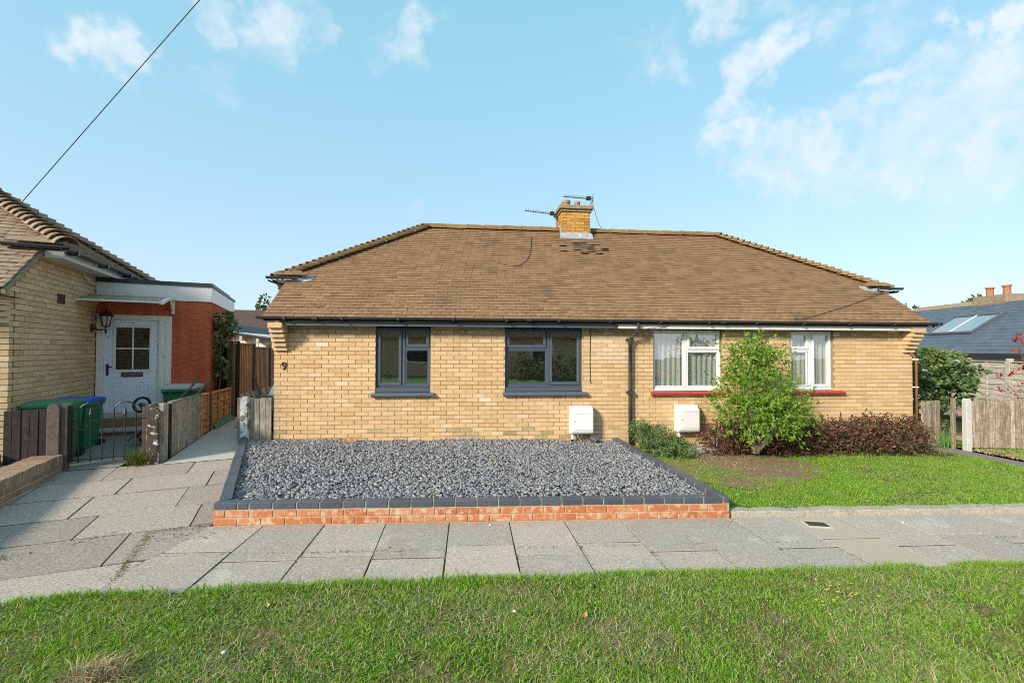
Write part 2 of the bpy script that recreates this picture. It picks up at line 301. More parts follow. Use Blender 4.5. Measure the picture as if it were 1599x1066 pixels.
def glass_mat(name, tint, refl):
    m = bpy.data.materials.new(name); m.use_nodes = True
    t = m.node_tree; N = t.nodes; L = t.links
    for n in list(N): N.remove(n)
    out = N.new('ShaderNodeOutputMaterial'); tr = N.new('ShaderNodeBsdfTransparent'); gl = N.new('ShaderNodeBsdfGlossy')
    tr.inputs[0].default_value = (*tint, 1); gl.inputs['Roughness'].default_value = .012
    gl.inputs[0].default_value = (1, 1, 1, 1)
    lwt = N.new('ShaderNodeLayerWeight'); lwt.inputs[0].default_value = .5
    pw = N.new('ShaderNodeMath'); pw.operation = 'POWER'; L.new(lwt.outputs['Facing'], pw.inputs[0]); pw.inputs[1].default_value = 5
    fr = N.new('ShaderNodeMapRange'); L.new(pw.outputs[0], fr.inputs[0]); fr.inputs[3].default_value = refl; fr.inputs[4].default_value = 1.0
    ms = N.new('ShaderNodeMixShader'); L.new(fr.outputs[0], ms.inputs[0]); L.new(tr.outputs[0], ms.inputs[1]); L.new(gl.outputs[0], ms.inputs[2])
    geo = N.new('ShaderNodeNewGeometry'); nz = N.new('ShaderNodeTexNoise'); nz.inputs['Scale'].default_value = 2.2; L.new(geo.outputs['Position'], nz.inputs['Vector'])
    bp = N.new('ShaderNodeBump'); bp.inputs['Strength'].default_value = .06; bp.inputs['Distance'].default_value = .02
    L.new(nz.outputs[0], bp.inputs['Height']); L.new(bp.outputs[0], gl.inputs['Normal'])
    L.new(ms.outputs[0], out.inputs['Surface']); return m
M['glass'] = glass_mat('double_glazing', (.80,.83,.80), .33)
M['glass_door'] = glass_mat('dim_door_glass', (.22,.23,.20), .10)
M['glass_sky'] = glass_mat('skylight_glass', (.60,.68,.72), .20)
def poly_mat():
    m = pmat('canopy_polycarbonate', [(.62,.58,.46)], .3, .4, (5, .1), transl=.55); return m
M['poly'] = poly_mat()
M['lamp_glass'] = pmat('frosted_lantern_glass', [(.62,.66,.68)], .3, .5, None, transl=.3)

# scalloped trowel lines pressed in the red render
def scallop(m):
    t = m.node_tree; N = t.nodes; L = t.links; b = N['Principled BSDF']
    tcn = N.new('ShaderNodeTexCoord'); sp = N.new('ShaderNodeSeparateXYZ'); L.new(tcn.outputs['Object'], sp.inputs[0])
    def mth(op, a, bb=None):
        n = N.new('ShaderNodeMath'); n.operation = op
        for i, x in enumerate((a, bb)):
            if x is None: continue
            if isinstance(x, (int, float)): n.inputs[i].default_value = x
            else: L.new(x, n.inputs[i])
        return n.outputs[0]
    nzn = N.new('ShaderNodeTexNoise'); nzn.inputs['Scale'].default_value = 3.5; L.new(tcn.outputs['Object'], nzn.inputs['Vector'])
    horiz = mth('ADD', sp.outputs['X'], sp.outputs['Y'])
    wob = mth('MULTIPLY', mth('SUBTRACT', nzn.outputs[0], .5), .35)
    a = mth('MULTIPLY', mth('ABSOLUTE', mth('SINE', mth('ADD', mth('MULTIPLY', horiz, 9.5), mth('MULTIPLY', wob, 9)))), .09)
    z = mth('ADD', mth('ADD', sp.outputs['Z'], a), mth('MULTIPLY', wob, .25))
    fr = mth('FRACT', mth('MULTIPLY', z, 9.0))
    line = mth('LESS_THAN', fr, .10)
    old = b.inputs['Base Color'].links[0].from_socket
    mxn = N.new('ShaderNodeMix'); mxn.data_type = 'RGBA'; L.new(mth('MULTIPLY', line, .55), mxn.inputs[0]); L.new(old, mxn.inputs[6]); mxn.inputs[7].default_value = (.20, .05, .03, 1)
    L.new(mxn.outputs[2], b.inputs['Base Color'])
    bp = N.new('ShaderNodeBump'); bp.inputs['Strength'].default_value = .7; bp.inputs['Distance'].default_value = .01
    L.new(fr, bp.inputs['Height']); L.new(bp.outputs[0], b.inputs['Normal'])
scallop(M['render_red'])

# ------------------------------------------------------------------ mesh helpers
class MB:
    def __init__(s): s.v = []; s.f = []; s.m = []
    def add(s, vs, fs, mi=0):
        o = len(s.v); s.v += [tuple(v) for v in vs]; s.f += [tuple(i+o for i in f) for f in fs]; s.m += [mi]*len(fs); return s
    def box(s, x0, x1, y0, y1, z0, z1, mi=0, T=None):
        vs = [(x0,y0,z0),(x1,y0,z0),(x1,y1,z0),(x0,y1,z0),(x0,y0,z1),(x1,y0,z1),(x1,y1,z1),(x0,y1,z1)]
        if T is not None: vs = [T @ Vector(v) for v in vs]
        return s.add(vs, [(3,2,1,0),(4,5,6,7),(0,1,5,4),(1,2,6,5),(2,3,7,6),(3,0,4,7)], mi)
    def hexa(s, vs, mi=0):
        return s.add(vs, [(3,2,1,0),(4,5,6,7),(0,1,5,4),(1,2,6,5),(2,3,7,6),(3,0,4,7)], mi)
    def prism(s, poly, z0, z1, mi=0):            # polygon (ccw) in x,y; z may be functions
        n = len(poly); f0 = z0 if callable(z0) else (lambda x, y: z0); f1 = z1 if callable(z1) else (lambda x, y: z1)
        vs = [(x, y, f0(x, y)) for x, y in poly] + [(x, y, f1(x, y)) for x, y in poly]
        fs = [tuple(range(n-1, -1, -1)), tuple(range(n, 2*n))] + [(i, (i+1) % n, n+(i+1) % n, n+i) for i in range(n)]
        return s.add(vs, fs, mi)
    def extr(s, prof, axis, a0, a1, mi=0):      # closed profile in the plane across an axis
        n = len(prof)
        def P(a, p):
            return (a, p[0], p[1]) if axis == 'x' else ((p[0], a, p[1]) if axis == 'y' else (p[0], p[1], a))
        vs = [P(a0, p) for p in prof] + [P(a1, p) for p in prof]
        fs = [tuple(range(n-1, -1, -1)), tuple(range(n, 2*n))] + [(i, (i+1) % n, n+(i+1) % n, n+i) for i in range(n)]
        return s.add(vs, fs, mi)
    def tube(s, pts, r, n=6, mi=0, r1=None):
        pts = [Vector(p) for p in pts]; rings = []
        for i, p in enumerate(pts):
            d = (pts[min(i+1, len(pts)-1)] - pts[max(i-1, 0)]).normalized()
            a = Vector((0, 0, 1)) if abs(d.z) < .9 else Vector((1, 0, 0))
            x = d.cross(a).normalized(); y = d.cross(x)
            rr = r if r1 is None else r + (r1-r)*i/(len(pts)-1)
            rings.append([p + (x*math.cos(2*PI*k/n) + y*math.sin(2*PI*k/n))*rr for k in range(n)])
        vs = [v for rg in rings for v in rg]; fs = []
        for i in range(len(pts)-1):
            for k in range(n): fs.append((i*n+k, i*n+(k+1) % n, (i+1)*n+(k+1) % n, (i+1)*n+k))
        fs.append(tuple(range(n-1, -1, -1))); fs.append(tuple(range((len(pts)-1)*n, len(pts)*n)))
        return s.add(vs, fs, mi)
    def lathe(s, prof, n=16, c=(0, 0), mi=0):   # prof: (r, z)
        vs = []; fs = []; k = len(prof)
        for r, z in prof:
            for i in range(n): vs.append((c[0]+r*math.cos(2*PI*i/n), c[1]+r*math.sin(2*PI*i/n), z))
        for j in range(k-1):
            for i in range(n): fs.append((j*n+i, j*n+(i+1) % n, (j+1)*n+(i+1) % n, (j+1)*n+i))
        fs.append(tuple(range(n-1, -1, -1))); fs.append(tuple(range((k-1)*n, k*n)))
        return s.add(vs, fs, mi)
    def mesh(s, name, mats):
        me = bpy.data.meshes.new(name); me.from_pydata(s.v, [], s.f)
        for m in (mats if isinstance(mats, (list, tuple)) else [mats]): me.materials.append(m)
        if any(s.m): me.polygons.foreach_set('material_index', s.m)
        me.update(); return me
    def build(s, name, mats, parent=None, smooth=False, loc=None, rot=None):
        me = s.mesh(name, mats)
        if smooth: me.polygons.foreach_set('use_smooth', [True]*len(me.polygons))
        return put(name, me, parent, loc, rot)

def put(name, me, parent=None, loc=None, rot=None):
    o = bpy.data.objects.new(name, me); COL.objects.link(o)
    if parent is not None: o.parent = parent
    if loc is not None: o.location = loc
    if rot is not None: o.rotation_euler = rot
    return o
def tag(o, label=None, cat=None, group=None, kind=None):
    if label: o['label'] = label
    if cat: o['category'] = cat
    if group: o['group'] = group
    if kind: o['kind'] = kind
    return o
def thing(name, label, cat, loc=(0, 0, 0), rot=(0, 0, 0), group=None):
    o = bpy.data.objects.new(name, None); COL.objects.link(o); o.location = loc; o.rotation_euler = rot
    o.empty_display_size = .1
    return tag(o, label, cat, group)
def bevelled(me, w=.004, seg=1):
    bm = bmesh.new(); bm.from_mesh(me); bmesh.ops.bevel(bm, geom=bm.edges[:], offset=w, segments=seg, affect='EDGES', profile=.6)
    bm.to_mesh(me); bm.free(); return me
CACHE = {}
def block(kind, l, d, h, mat, bev=0.0):          # shared piece mesh, origin at its front lower left corner
    key = (kind, round(l, 3), round(d, 3), round(h, 3), mat.name, bev)
    if key not in CACHE:
        me = MB().box(0, key[1], 0, key[2], 0, key[3]).mesh(kind, mat)
        CACHE[key] = bevelled(me, bev) if bev else me
    return CACHE[key]
def np_mesh(name, V, faces, mats, mi=None):      # faces: list of int arrays (n,k)
    me = bpy.data.meshes.new(name)
    V = np.asarray(V, np.float32); me.vertices.add(len(V)); me.vertices.foreach_set('co', V.ravel())
    loops = np.concatenate([f.ravel() for f in faces]).astype(np.int32)
    sizes = np.concatenate([np.full(len(f), f.shape[1]) for f in faces]).astype(np.int32)
    starts = np.concatenate([[0], np.cumsum(sizes)[:-1]]).astype(np.int32)
    me.loops.add(len(loops)); me.loops.foreach_set('vertex_index', loops)
    me.polygons.add(len(sizes)); me.polygons.foreach_set('loop_start', starts)
    for m in mats: me.materials.append(m)
    if mi is not None: me.polygons.foreach_set('material_index', np.asarray(mi, np.int32))
    me.update(calc_edges=True); me.validate(); return me
def vnoise(x, y, sc, seed):
    g = np.random.default_rng(seed).random((64, 64)); x = np.asarray(x)*sc; y = np.asarray(y)*sc
    xi = np.floor(x).astype(int); yi = np.floor(y).astype(int); fx = x-xi; fy = y-yi
    fx = fx*fx*(3-2*fx); fy = fy*fy*(3-2*fy)
    a = g[xi % 64, yi % 64]; b = g[(xi+1) % 64, yi % 64]; c = g[xi % 64, (yi+1) % 64]; d = g[(xi+1) % 64, (yi+1) % 64]
    return (a*(1-fx)+b*fx)*(1-fy)+(c*(1-fx)+d*fx)*fy

def blades(P, h, w, lean=.5, seed=0):            # tapering bent blades, (n,3) roots
    g = np.random.default_rng(seed); n = len(P); h = np.broadcast_to(h, n)*g.uniform(.6, 1.3, n); w = np.broadcast_to(w, n)*g.uniform(.55, 1.6, n)
    az = g.uniform(0, 2*PI, n); fa = g.uniform(0, 2*PI, n); ln = np.abs(g.normal(0, .75, n))*lean + lean*.35
    d = np.stack([np.cos(az), np.sin(az), np.zeros(n)], 1); s = np.stack([np.cos(fa), np.sin(fa), np.zeros(n)], 1)*(w/2)[:, None]
    up = np.array([0, 0, 1.0]); c = np.cos(np.clip(ln, 0, 1.45)); si = np.sin(np.clip(ln, 0, 1.45))
    mid = P + (d*(si*.36)[:, None] + up*(c*.58+.10)[:, None])*h[:, None]
    tip = P + (d*(si*1.15)[:, None] + up*(c*.85+.05)[:, None])*h[:, None]
    V = np.stack([P-s, P+s, mid-s*.8, mid+s*.8, tip], 1).reshape(-1, 3)
    i = np.arange(n)[:, None]*5
    return V, [i+np.array([[0, 1, 3, 2]]), i+np.array([[2, 3, 4]])]
def leaves(P, Nrm, size, asp=.5, seed=0, droop=.2):   # folded pointed leaves at points with outward normals
    g = np.random.default_rng(seed); n = len(P); s = np.broadcast_to(size, n)*g.uniform(.65, 1.3, n)
    a = Nrm + g.normal(0, .75, (n, 3)); a[:, 2] -= droop; a /= np.linalg.norm(a, axis=1)[:, None]+1e-9
    b = np.cross(a, g.normal(0, 1, (n, 3))); b /= np.linalg.norm(b, axis=1)[:, None]+1e-9
    c = np.cross(a, b)
    L = a*s[:, None]; B = b*(s*asp*.5)[:, None]; C = c*(s*.10)[:, None]
    V = np.stack([P, P+L*.45+B+C, P+L, P+L*.45-B+C], 1).reshape(-1, 3)
    i = np.arange(n)[:, None]*4
    return V, [i+np.array([[0, 1, 2]]), i+np.array([[0, 2, 3]])]
def merge(parts):                                 # [(V, faces, mat index)]
    Vs = []; F = []; mi = []; o = 0
    for V, fs, k in parts:
        Vs.append(V)
        for f in fs: F.append(f+o); mi.append(np.full(len(f), k))
        o += len(V)
    return np.concatenate(Vs), F, np.concatenate(mi)
def clip_poly(poly, a, b):                        # keep the left side of a->b
    out = []; n = len(poly)
    sd = lambda p: (b[0]-a[0])*(p[1]-a[1])-(b[1]-a[1])*(p[0]-a[0])
    for i in range(n):
        p, q = poly[i], poly[(i+1) % n]; sp, sq = sd(p), sd(q)
        if sp >= 0: out.append(p)
        if (sp >= 0) != (sq >= 0):
            t = sp/(sp-sq); out.append((p[0]+(q[0]-p[0])*t, p[1]+(q[1]-p[1])*t))
    return out
def area(p): return .5*sum(p[i][0]*p[(i+1) % len(p)][1]-p[(i+1) % len(p)][0]*p[i][1] for i in range(len(p)))
def in_poly(x, y, poly):
    ins = np.zeros(len(x), bool); n = len(poly)
    for i in range(n):
        x0, y0 = poly[i]; x1, y1 = poly[(i+1) % n]
        if y0 == y1: continue
        c = ((y0 > y) != (y1 > y)) & (x < (x1-x0)*(y-y0)/(y1-y0)+x0); ins ^= c
    return ins

# ------------------------------------------------------------------ lie of the land
def sm(t): t = np.clip(t, 0, 1); return t*t*(3-2*t)
def Hs(x, y):
    x = np.asarray(x, float); y = np.asarray(y, float)
    base = .03 - .018*np.clip(x, -9, 13)
    left = .045*np.clip(y-4.8, 0, 4.5)*sm((-2.2-x)/.5)
    return base + left
def Hf(x, y): return float(Hs(x, y))
def lawn_z(x, y): return Hs(x, y)+.065

# left neighbour's own frame: u along its front, w into the depth
NB_ANG = R(18.55)
NB = Vector((-5.79, 6.4145, 0))
def nb(du, dw, z=0.0):
    c, s = math.cos(NB_ANG), math.sin(NB_ANG)
    return Vector((NB.x + c*du - s*dw, NB.y + s*du + c*dw, z))

# ------------------------------------------------------------------ ground, road, pavement
xs = np.unique(np.concatenate([np.linspace(-160, -14, 14), np.linspace(-14, 18, 65), np.linspace(18, 160, 14)]))
ys = np.unique(np.concatenate([np.linspace(-90, -6, 12), np.linspace(-6, 14, 41), np.linspace(14, 200, 16)]))
gx, gy = np.meshgrid(xs, ys)
V = np.stack([gx.ravel(), gy.ravel(), (Hs(gx, gy)-.07).ravel()], 1)
nx = len(xs); idx = np.array([[j*nx+i, j*nx+i+1, (j+1)*nx+i+1, (j+1)*nx+i] for j in range(len(ys)-1) for i in range(nx-1)])
tag(put('ground', np_mesh('ground', V, [idx], [M['soil']])), kind='structure')

def sheet(name, poly, dz, mat, thick=.05, hf=Hf, parent=None):
    # finely cut sheet that follows the lie of the land
    x0, x1 = min(p[0] for p in poly), max(p[0] for p in poly); y0, y1 = min(p[1] for p in poly), max(p[1] for p in poly)
    mb = MB(); nxs = max(1, int((x1-x0)/.7)); nys = max(1, int((y1-y0)/.7))
    for i in range(nxs):
        for j in range(nys):
            a, b = x0+(x1-x0)*i/nxs, x0+(x1-x0)*(i+1)/nxs; c, d = y0+(y1-y0)*j/nys, y0+(y1-y0)*(j+1)/nys
            q = [(a, c), (b, c), (b, d), (a, d)]
            for k in range(len(poly)): q = clip_poly(q, poly[k], poly[(k+1) % len(poly)]) if len(q) > 2 else []
            if len(q) > 2 and area(q) > 1e-5: mb.add([(x, y, hf(x, y)+dz) for x, y in q], [tuple(range(len(q)))])
    return mb.build(name, mat, parent)

road = sheet('road', [(-60, -6.0), (60, -6.0), (60, .35), (-60, .35)], -.10, M['asphalt']); tag(road, kind='structure')
mb = MB()
for i in range(44):
    x = -20+i*.915; mb.box(x, x+.905, .36, .485, -.25, .055-.018*max(-9, min(13, x)))
tag(mb.build('road_kerb', M['concrete_kerb']), kind='structure')

VERGE = [(-9, .49), (12, .49), (12, 3.47), (-1.2, 3.48), (-2.7, 3.40), (-3.4, 3.26), (-9, 2.0)]
tag(sheet('verge', VERGE, .012, M['soil']), kind='structure')

pav = sheet('pavement', [(-2.75, 3.5), (14, 3.5), (14, 4.80), (-2.75, 4.80)], -.0055, M['joint']); tag(pav, kind='structure')
def slab(poly, parent, mat, lift=0.0, shrink=None):
    shrink = random.uniform(.004, .010) if shrink is None else shrink
    cx = sum(p[0] for p in poly)/len(poly); cy = sum(p[1] for p in poly)/len(poly)
    q = []
    for x, y in poly:
        dx, dy = x-cx, y-cy; l = math.hypot(dx, dy)
        q.append((x-dx/l*shrink*1.3, y-dy/l*shrink*1.3-(.007 if dy > 0 else -.004)))
    tx, ty = random.gauss(0, .003), random.gauss(0, .003)
    me = MB().prism(q, lambda x, y: Hf(x, y)-.06, lambda x, y: Hf(x, y)+lift+(x-cx)*tx+(y-cy)*ty).mesh('paving_slab', mat)
    bevelled(me, .002)
    return put('paving_slab', me, parent)
X = -2.60; k = 0
while X < 13:
    a, b = X, X+.608
    split = (3.955 if k % 2 else 4.165) + random.uniform(-.02, .02)
    if k == 2: split = 4.02
    ja = .02*math.sin(k*1.7); jb = .02*math.sin((k+1)*1.7)
    m1 = M['slab']; m2 = M['slab']
    if 3.3 < a < 3.95: m1 = m2 = M['slab_warm']
    slab([(a, 3.49), (b, 3.49), (b+jb*.4, split), (a+ja*.4, split)], pav, m2, random.uniform(-.001, .004))
    slab([(a+ja*.4, split), (b+jb*.4, split), (b+jb, 4.75), (a+ja, 4.75)], pav, m1, random.uniform(-.003, .004))
    X += .608; k += 1

# fan of slabs in front of the two side gates
FAN = [(-2.75, 2.0), (-2.61, 3.40), (-2.44, 4.74), (-3.36, 7.16), (-5.6, 6.41), (-8.2, 5.55), (-8.2, 2.0)]
fan = sheet('forecourt', FAN, -.0055, M['joint']); tag(fan, kind='structure')
ca, sa = math.cos(NB_ANG), math.sin(NB_ANG)
rows = [0, .62, 1.22, 1.88, 2.5, 3.2, 3.95, 4.6, 5.3]
for r_ in range(len(rows)-1):
    off = [.1, .42, .25, .5, .05, .33, .2, .6][r_]
    for c_ in range(-4, 9):
        w_ = .88
        q = [(off+c_*w_, -rows[r_+1]), (off+(c_+1)*w_, -rows[r_+1]), (off+(c_+1)*w_, -rows[r_]), (off+c_*w_, -rows[r_])]
        q = [(-5.6+ca*x-sa*y, 6.40+sa*x+ca*y) for x, y in q]
        for k in range(len(FAN)):
            if len(q) > 2: q = clip_poly(q, FAN[(k)], FAN[(k+1) % len(FAN)])
        if len(q) > 2 and area(q) > .004: slab(q, fan, M['slab_left'], random.uniform(-.001, .005))
# concrete path between the two bungalows and the neighbour's yard behind the iron gate
def path_z(x, y): return Hf(x, y)+.012
gp = sheet('garden_path', [(-4.17, 6.78), (-3.30, 7.07), (-3.30, 16), (-6.2, 16)], .012, M['concrete']); tag(gp, kind='structure')
yd = sheet('yard', [tuple(nb(*p)[:2]) for p in ((-.05, -.10), (1.56, -.10), (1.60, 2.0), (1.75, 2.7), (0, 2.7))], .006, M['concrete_dark']); tag(yd, kind='structure')

# lawn of the right-hand bungalow, its kerb, bare patch, bed and side path
LAWN = [(2.93, 4.85), (9.04, 4.85), (9.04, 7.2), (8.93, 7.95), (2.86, 8.10)]
def lawn_h(x, y): return Hf(x, y)+.05
tag(sheet('lawn', LAWN, .05, M['soil']), kind='structure')
tag(sheet('lawn_far', [(9.67, 4.85), (13.5, 4.85), (13.5, 9), (10.6, 9), (10.6, 14), (9.42, 14), (9.52, 8.4), (9.69, 7.9)], .05, M['soil']), kind='structure')
kb = thing('garden_kerb', 'long low cracked concrete edging between pavement and grass lawn', 'kerb', (2.9, 4.74, 0))
del kb['category'], kb['label']; kb['kind'] = 'structure'
X = 2.9
while X < 13:
    l = random.uniform(.85, 1.05)
    me = MB()
    n = 6
    prof = []
    vs = []
    for i in range(n+1):
        x = i*l/n*.995; z = Hf(X+x, 4.74)+random.uniform(.055, .07); j = random.uniform(-.006, .006)
        vs += [(x, -.02+j, -.12), (x, .0+j, z-.012), (x, .018+j, z), (x, .125+j, z+.004), (x, .135, -.12)]
    fs = []
    for i in range(n):
        for q in range(4): fs.append((i*5+q, (i+1)*5+q, (i+1)*5+q+1, i*5+q+1))
    fs += [(0, 1, 2, 3, 4), tuple(n*5+q for q in (4, 3, 2, 1, 0))]
    me.add(vs, fs)
    me.build('kerb_stone', M['concrete_kerb'], kb, loc=(X-2.9, 0, 0))
    X += l+.006
sp_ = sheet('side_path', [(8.90, 7.95), (8.99, 7.2), (8.99, 4.86), (9.66, 4.86), (9.68, 7.9), (9.50, 8.4), (9.4, 14), (8.85, 14), (8.85, 8.3)], .046, M['tarmac']); tag(sp_, kind='structure')
tag(sheet('bare_soil', [(3.1, 5.9), (3.6, 5.5), (4.4, 5.7), (5.4, 6.3), (5.6, 6.95), (5.2, 7.4), (3.6, 7.6), (3.1, 7.2)], .066, M['bare_soil']), kind='structure')
tag(sheet('flower_bed', [(2.9, 7.55), (4.2, 7.3), (6, 7.22), (8.75, 7.15), (8.85, 8.12), (2.9, 8.12)], .058, M['bed_soil']), kind='structure')

# ------------------------------------------------------------------ semi-detached bungalow
FX0, FX1, FY = -3.25, 8.745, 8.133
house = thing('semi_detached_bungalow', 'pair of buff brick bungalows under one brown hipped tile roof with central chimney', 'bungalow', (2.75, FY, .1))
HO = Vector((-2.75, -FY, -.1))                    # world -> house frame
hroot = house
def hbuild(mb, name, mats, parent=None, smooth=False):
    o = mb.build(name, mats, parent or house, smooth)
    if parent is None: o.location = HO
    return o
def hput(name, me, parent, loc): return put(name, me, parent, loc)

WIN = [  # x0, x1, z0, z1, sill x0, sill x1
    (-1.564, -.620, 1.135, 2.18, -1.635, -.548, .155), (.700, 2.108, 1.135, 2.18, .655, 2.195, .155),
    (3.448, 4.800, 1.072, 2.18, 3.400, 4.876, .10), (6.183, 7.067, 1.072, 2.18, 6.12, 7.254, .10)]
ZT = 2.46
wall = MB()
# backing of the front wall round the openings (mortar face 6 mm behind the brick faces)
YB0, YB1 = FY+.006, FY+.25
edges = [FX0+.006]
for w in WIN: edges += [w[0], w[1]]
edges.append(FX1-.006)
for i in range(0, len(edges), 2): wall.box(edges[i], edges[i+1], YB0, YB1, -.35, ZT)
for w in WIN: wall.box(w[0], w[1], YB0, YB1, -.35, w[2]-w[6])
for w in WIN: wall.box(w[0], w[1], YB0, YB1, w[3]+.03, ZT)
BY = 13.35
for xa_, xb_ in ((FX0+.006, FX0+.25), (FX1-.25, FX1-.006)):
    wall.extr([(YB1, -.35), (BY, -.35), (BY, 3.02), (8.86, 3.02), (YB1, 2.66)], 'x', xa_, xb_); wall.box(FX0+.006, FX1-.006, BY, BY+.25, -.35, 3.02)
wall_o = hbuild(wall, 'wall', M['mortar'])
room = MB()
for a, b in ((FX0+.26, 2.70), (2.82, FX1-.26)):
    room.box(a, b, 11.3, 11.36, -.1, 2.5); room.box(a, b, YB1+.02, 11.3, .02, .06); room.box(a, b, YB1+.02, 11.3, 2.42, 2.46)
room.box(2.70, 2.82, YB1+.02, 11.36, -.1, 2.5)
room.box(-.55, -.47, YB1+.02, 11.3, -.1, 2.5)
room.box(FX0+.251, FX0+.27, YB1+.02, 11.3, -.1, 2.5); room.box(FX1-.27, FX1-.251, YB1+.02, 11.3, -.1, 2.5)
for i in range(0, len(edges), 2): room.box(edges[i], edges[i+1], YB1+.001, YB1+.02, .06, 2.42)
hbuild(room, 'interior_wall', M['plaster'])

# every brick of the front: the 300 nearest are objects, the rest one joined part
bricks = []
def course_bricks(x0, x1, zc, phase, mats=None):
    xs_ = []
    n0 = math.floor((x0-phase)/.225)-1
    x = phase+n0*.225
    while x < x1:
        a, b = max(x+.005, x0), min(x+.220, x1)
        segs = [(a, b)]
        for w in WIN:
            for (ha, hb, hz0, hz1) in ((w[0]-.002, w[1]+.002, w[2]-w[6]-.005, w[3]+.03),):
                if hz0 < zc+.028 and hz1 > zc-.028:
                    ns = []
                    for p, q in segs:
                        if q <= ha or p >= hb: ns.append((p, q))
                        else:
                            if p < ha: ns.append((p, ha))
                            if q > hb: ns.append((hb, q))
                    segs = ns
            pass
        for p, q in segs:
            if q-p > .025: bricks.append((p, q, zc))
        x += .225
for k in range(-2, 31):
    zc = 2.111-.075*k
    if zc < -.06: break
    x0, x1 = FX0, FX1
    if -1 <= k <= 4: x0, x1 = FX0+.226, FX1-.226
    if k == -2: continue
    course_bricks(x0, x1, zc, -3.033 + (0 if k % 2 else .1125))
def bmat(p, q, zc):
    r = random.random(); xm = (p+q)/2
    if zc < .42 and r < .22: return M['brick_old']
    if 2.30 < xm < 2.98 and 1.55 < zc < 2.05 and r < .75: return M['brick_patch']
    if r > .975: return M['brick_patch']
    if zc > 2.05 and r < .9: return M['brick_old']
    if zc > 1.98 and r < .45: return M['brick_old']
    return M['brick_pale'] if r < .006 else M['brick']
bricks.sort(key=lambda t: (t[0]*.5+t[1]*.5)**2+FY**2+(t[2]-1.8)**2 if t[2] > .17 else 1e6)
nb_ind = 0; rest = MB()
for p, q, zc in bricks:
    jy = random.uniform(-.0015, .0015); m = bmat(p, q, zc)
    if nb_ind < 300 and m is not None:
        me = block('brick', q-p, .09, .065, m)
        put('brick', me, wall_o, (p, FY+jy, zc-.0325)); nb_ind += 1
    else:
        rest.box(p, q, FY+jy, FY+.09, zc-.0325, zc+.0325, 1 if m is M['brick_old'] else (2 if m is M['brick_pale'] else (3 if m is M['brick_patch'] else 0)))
# flank walls, and the row of cut headers under each sill
for k in range(-12, 29):
    zc = 2.111-.075*k; ph = 0 if k % 2 else .1125; y = FY+.215-ph
    while y < BY:
        b = min(y+.215, BY)
        if zc < 2.98 and zc+.04 < 2.325+.74*(max(y, FY+.095)-7.855)-.07:
            rest.box(FX0, FX0+.05, max(y, FY+.095), b, zc-.0325, zc+.0325); rest.box(FX1-.05, FX1, max(y, FY+.095), b, zc-.0325, zc+.0325)
        y += .225
for w in WIN:
    x = w[4]+.03; zt = w[2]-w[6]-.003
    while x < w[5]-.05:
        rest.box(x, x+.065, FY-.001, FY+.09, zt-.062+random.uniform(-.004, .004), zt-.002, random.choice((0, 0, 1))); x += .075
o = rest.build('brickwork', [M['brick'], M['brick_old'], M['brick_pale'], M['brick_patch']], wall_o); tag(o, kind='stuff')
# stepped brick corbels carrying the ends of the eaves
for side, xa in ((-1, FX0), (1, FX1-.222)):
    c = MB(); c.box(xa+.008, xa+.214, FY-.02, FY+.1, 1.80, 2.2)
    co = hbuild(c, 'corbel', M['mortar'])
    for k in range(-1, 5):
        zc = 2.111-.075*k; pr = [.285, .235, .19, .145, .10, .05][k+1]
        put('brick', block('brick', .222, pr+.1, .067 if k > -1 else .085, M['brick']), co, (xa, FY-pr, zc-.0335))

# --- roof
P_ = .74; CP = math.cos(math.atan(P_)); SPn = math.sin(math.atan(P_))
EY, EZ = 7.855, 2.325                              # front eave
RY = 11.15; RZ = EZ+P_*(RY-EY)                     # ridge
RX0, RX1 = -.876, 6.30
HY = 8.885; HZ = EZ+P_*(HY-EY)                     # height at which the side eaves start
SX0, SX1 = -3.55, 9.06
VX0, VX1 = -3.335, 8.85                            # verges of the low front part
BYE = RY+(RY-HY)
roof = MB()
def RP(x, y, d=-.012): return (x, y-SPn*0, EZ+P_*(y-EY)+d)
und = -.02
roof.add([(VX0, EY, EZ+und), (VX1, EY, EZ+und), (VX1, HY, HZ+und), (VX0, HY, HZ+und)], [(0, 1, 2, 3)])
roof.add([(SX0, HY, HZ+und), (SX1, HY, HZ+und), (RX1, RY, RZ+und), (RX0, RY, RZ+und)], [(0, 1, 2, 3)])
roof.add([(SX0, HY, HZ+und), (RX0, RY, RZ+und), (SX0, BYE, HZ+und)], [(0, 1, 2)])
roof.add([(SX1, HY, HZ+und), (SX1, BYE, HZ+und), (RX1, RY, RZ+und)], [(0, 1, 2)])
roof.add([(SX0, BYE, HZ+und), (RX0, RY, RZ+und), (RX1, RY, RZ+und), (SX1, BYE, HZ+und)], [(0, 1, 2, 3)])
# soffit closing the underside
roof.add([(SX0, HY+.02, HZ-.06), (SX0, BYE, HZ-.06), (SX1, BYE, HZ-.06), (SX1, HY+.02, HZ-.06)], [(0, 1, 2, 3)])
roof.add([(VX0, EY+.02, EZ-.06), (VX0, HY, HZ-.06), (VX1, HY, HZ-.06), (VX1, EY+.02, EZ-.06)], [(0, 1, 2, 3)])
for x in (VX0, VX1): roof.add([(x, EY, EZ+und), (x, HY, HZ+und), (x, HY, HZ-.06), (x, EY, EZ-.06)], [(0, 1, 2, 3)])
roof_o = hbuild(roof, 'roof', M['felt'])

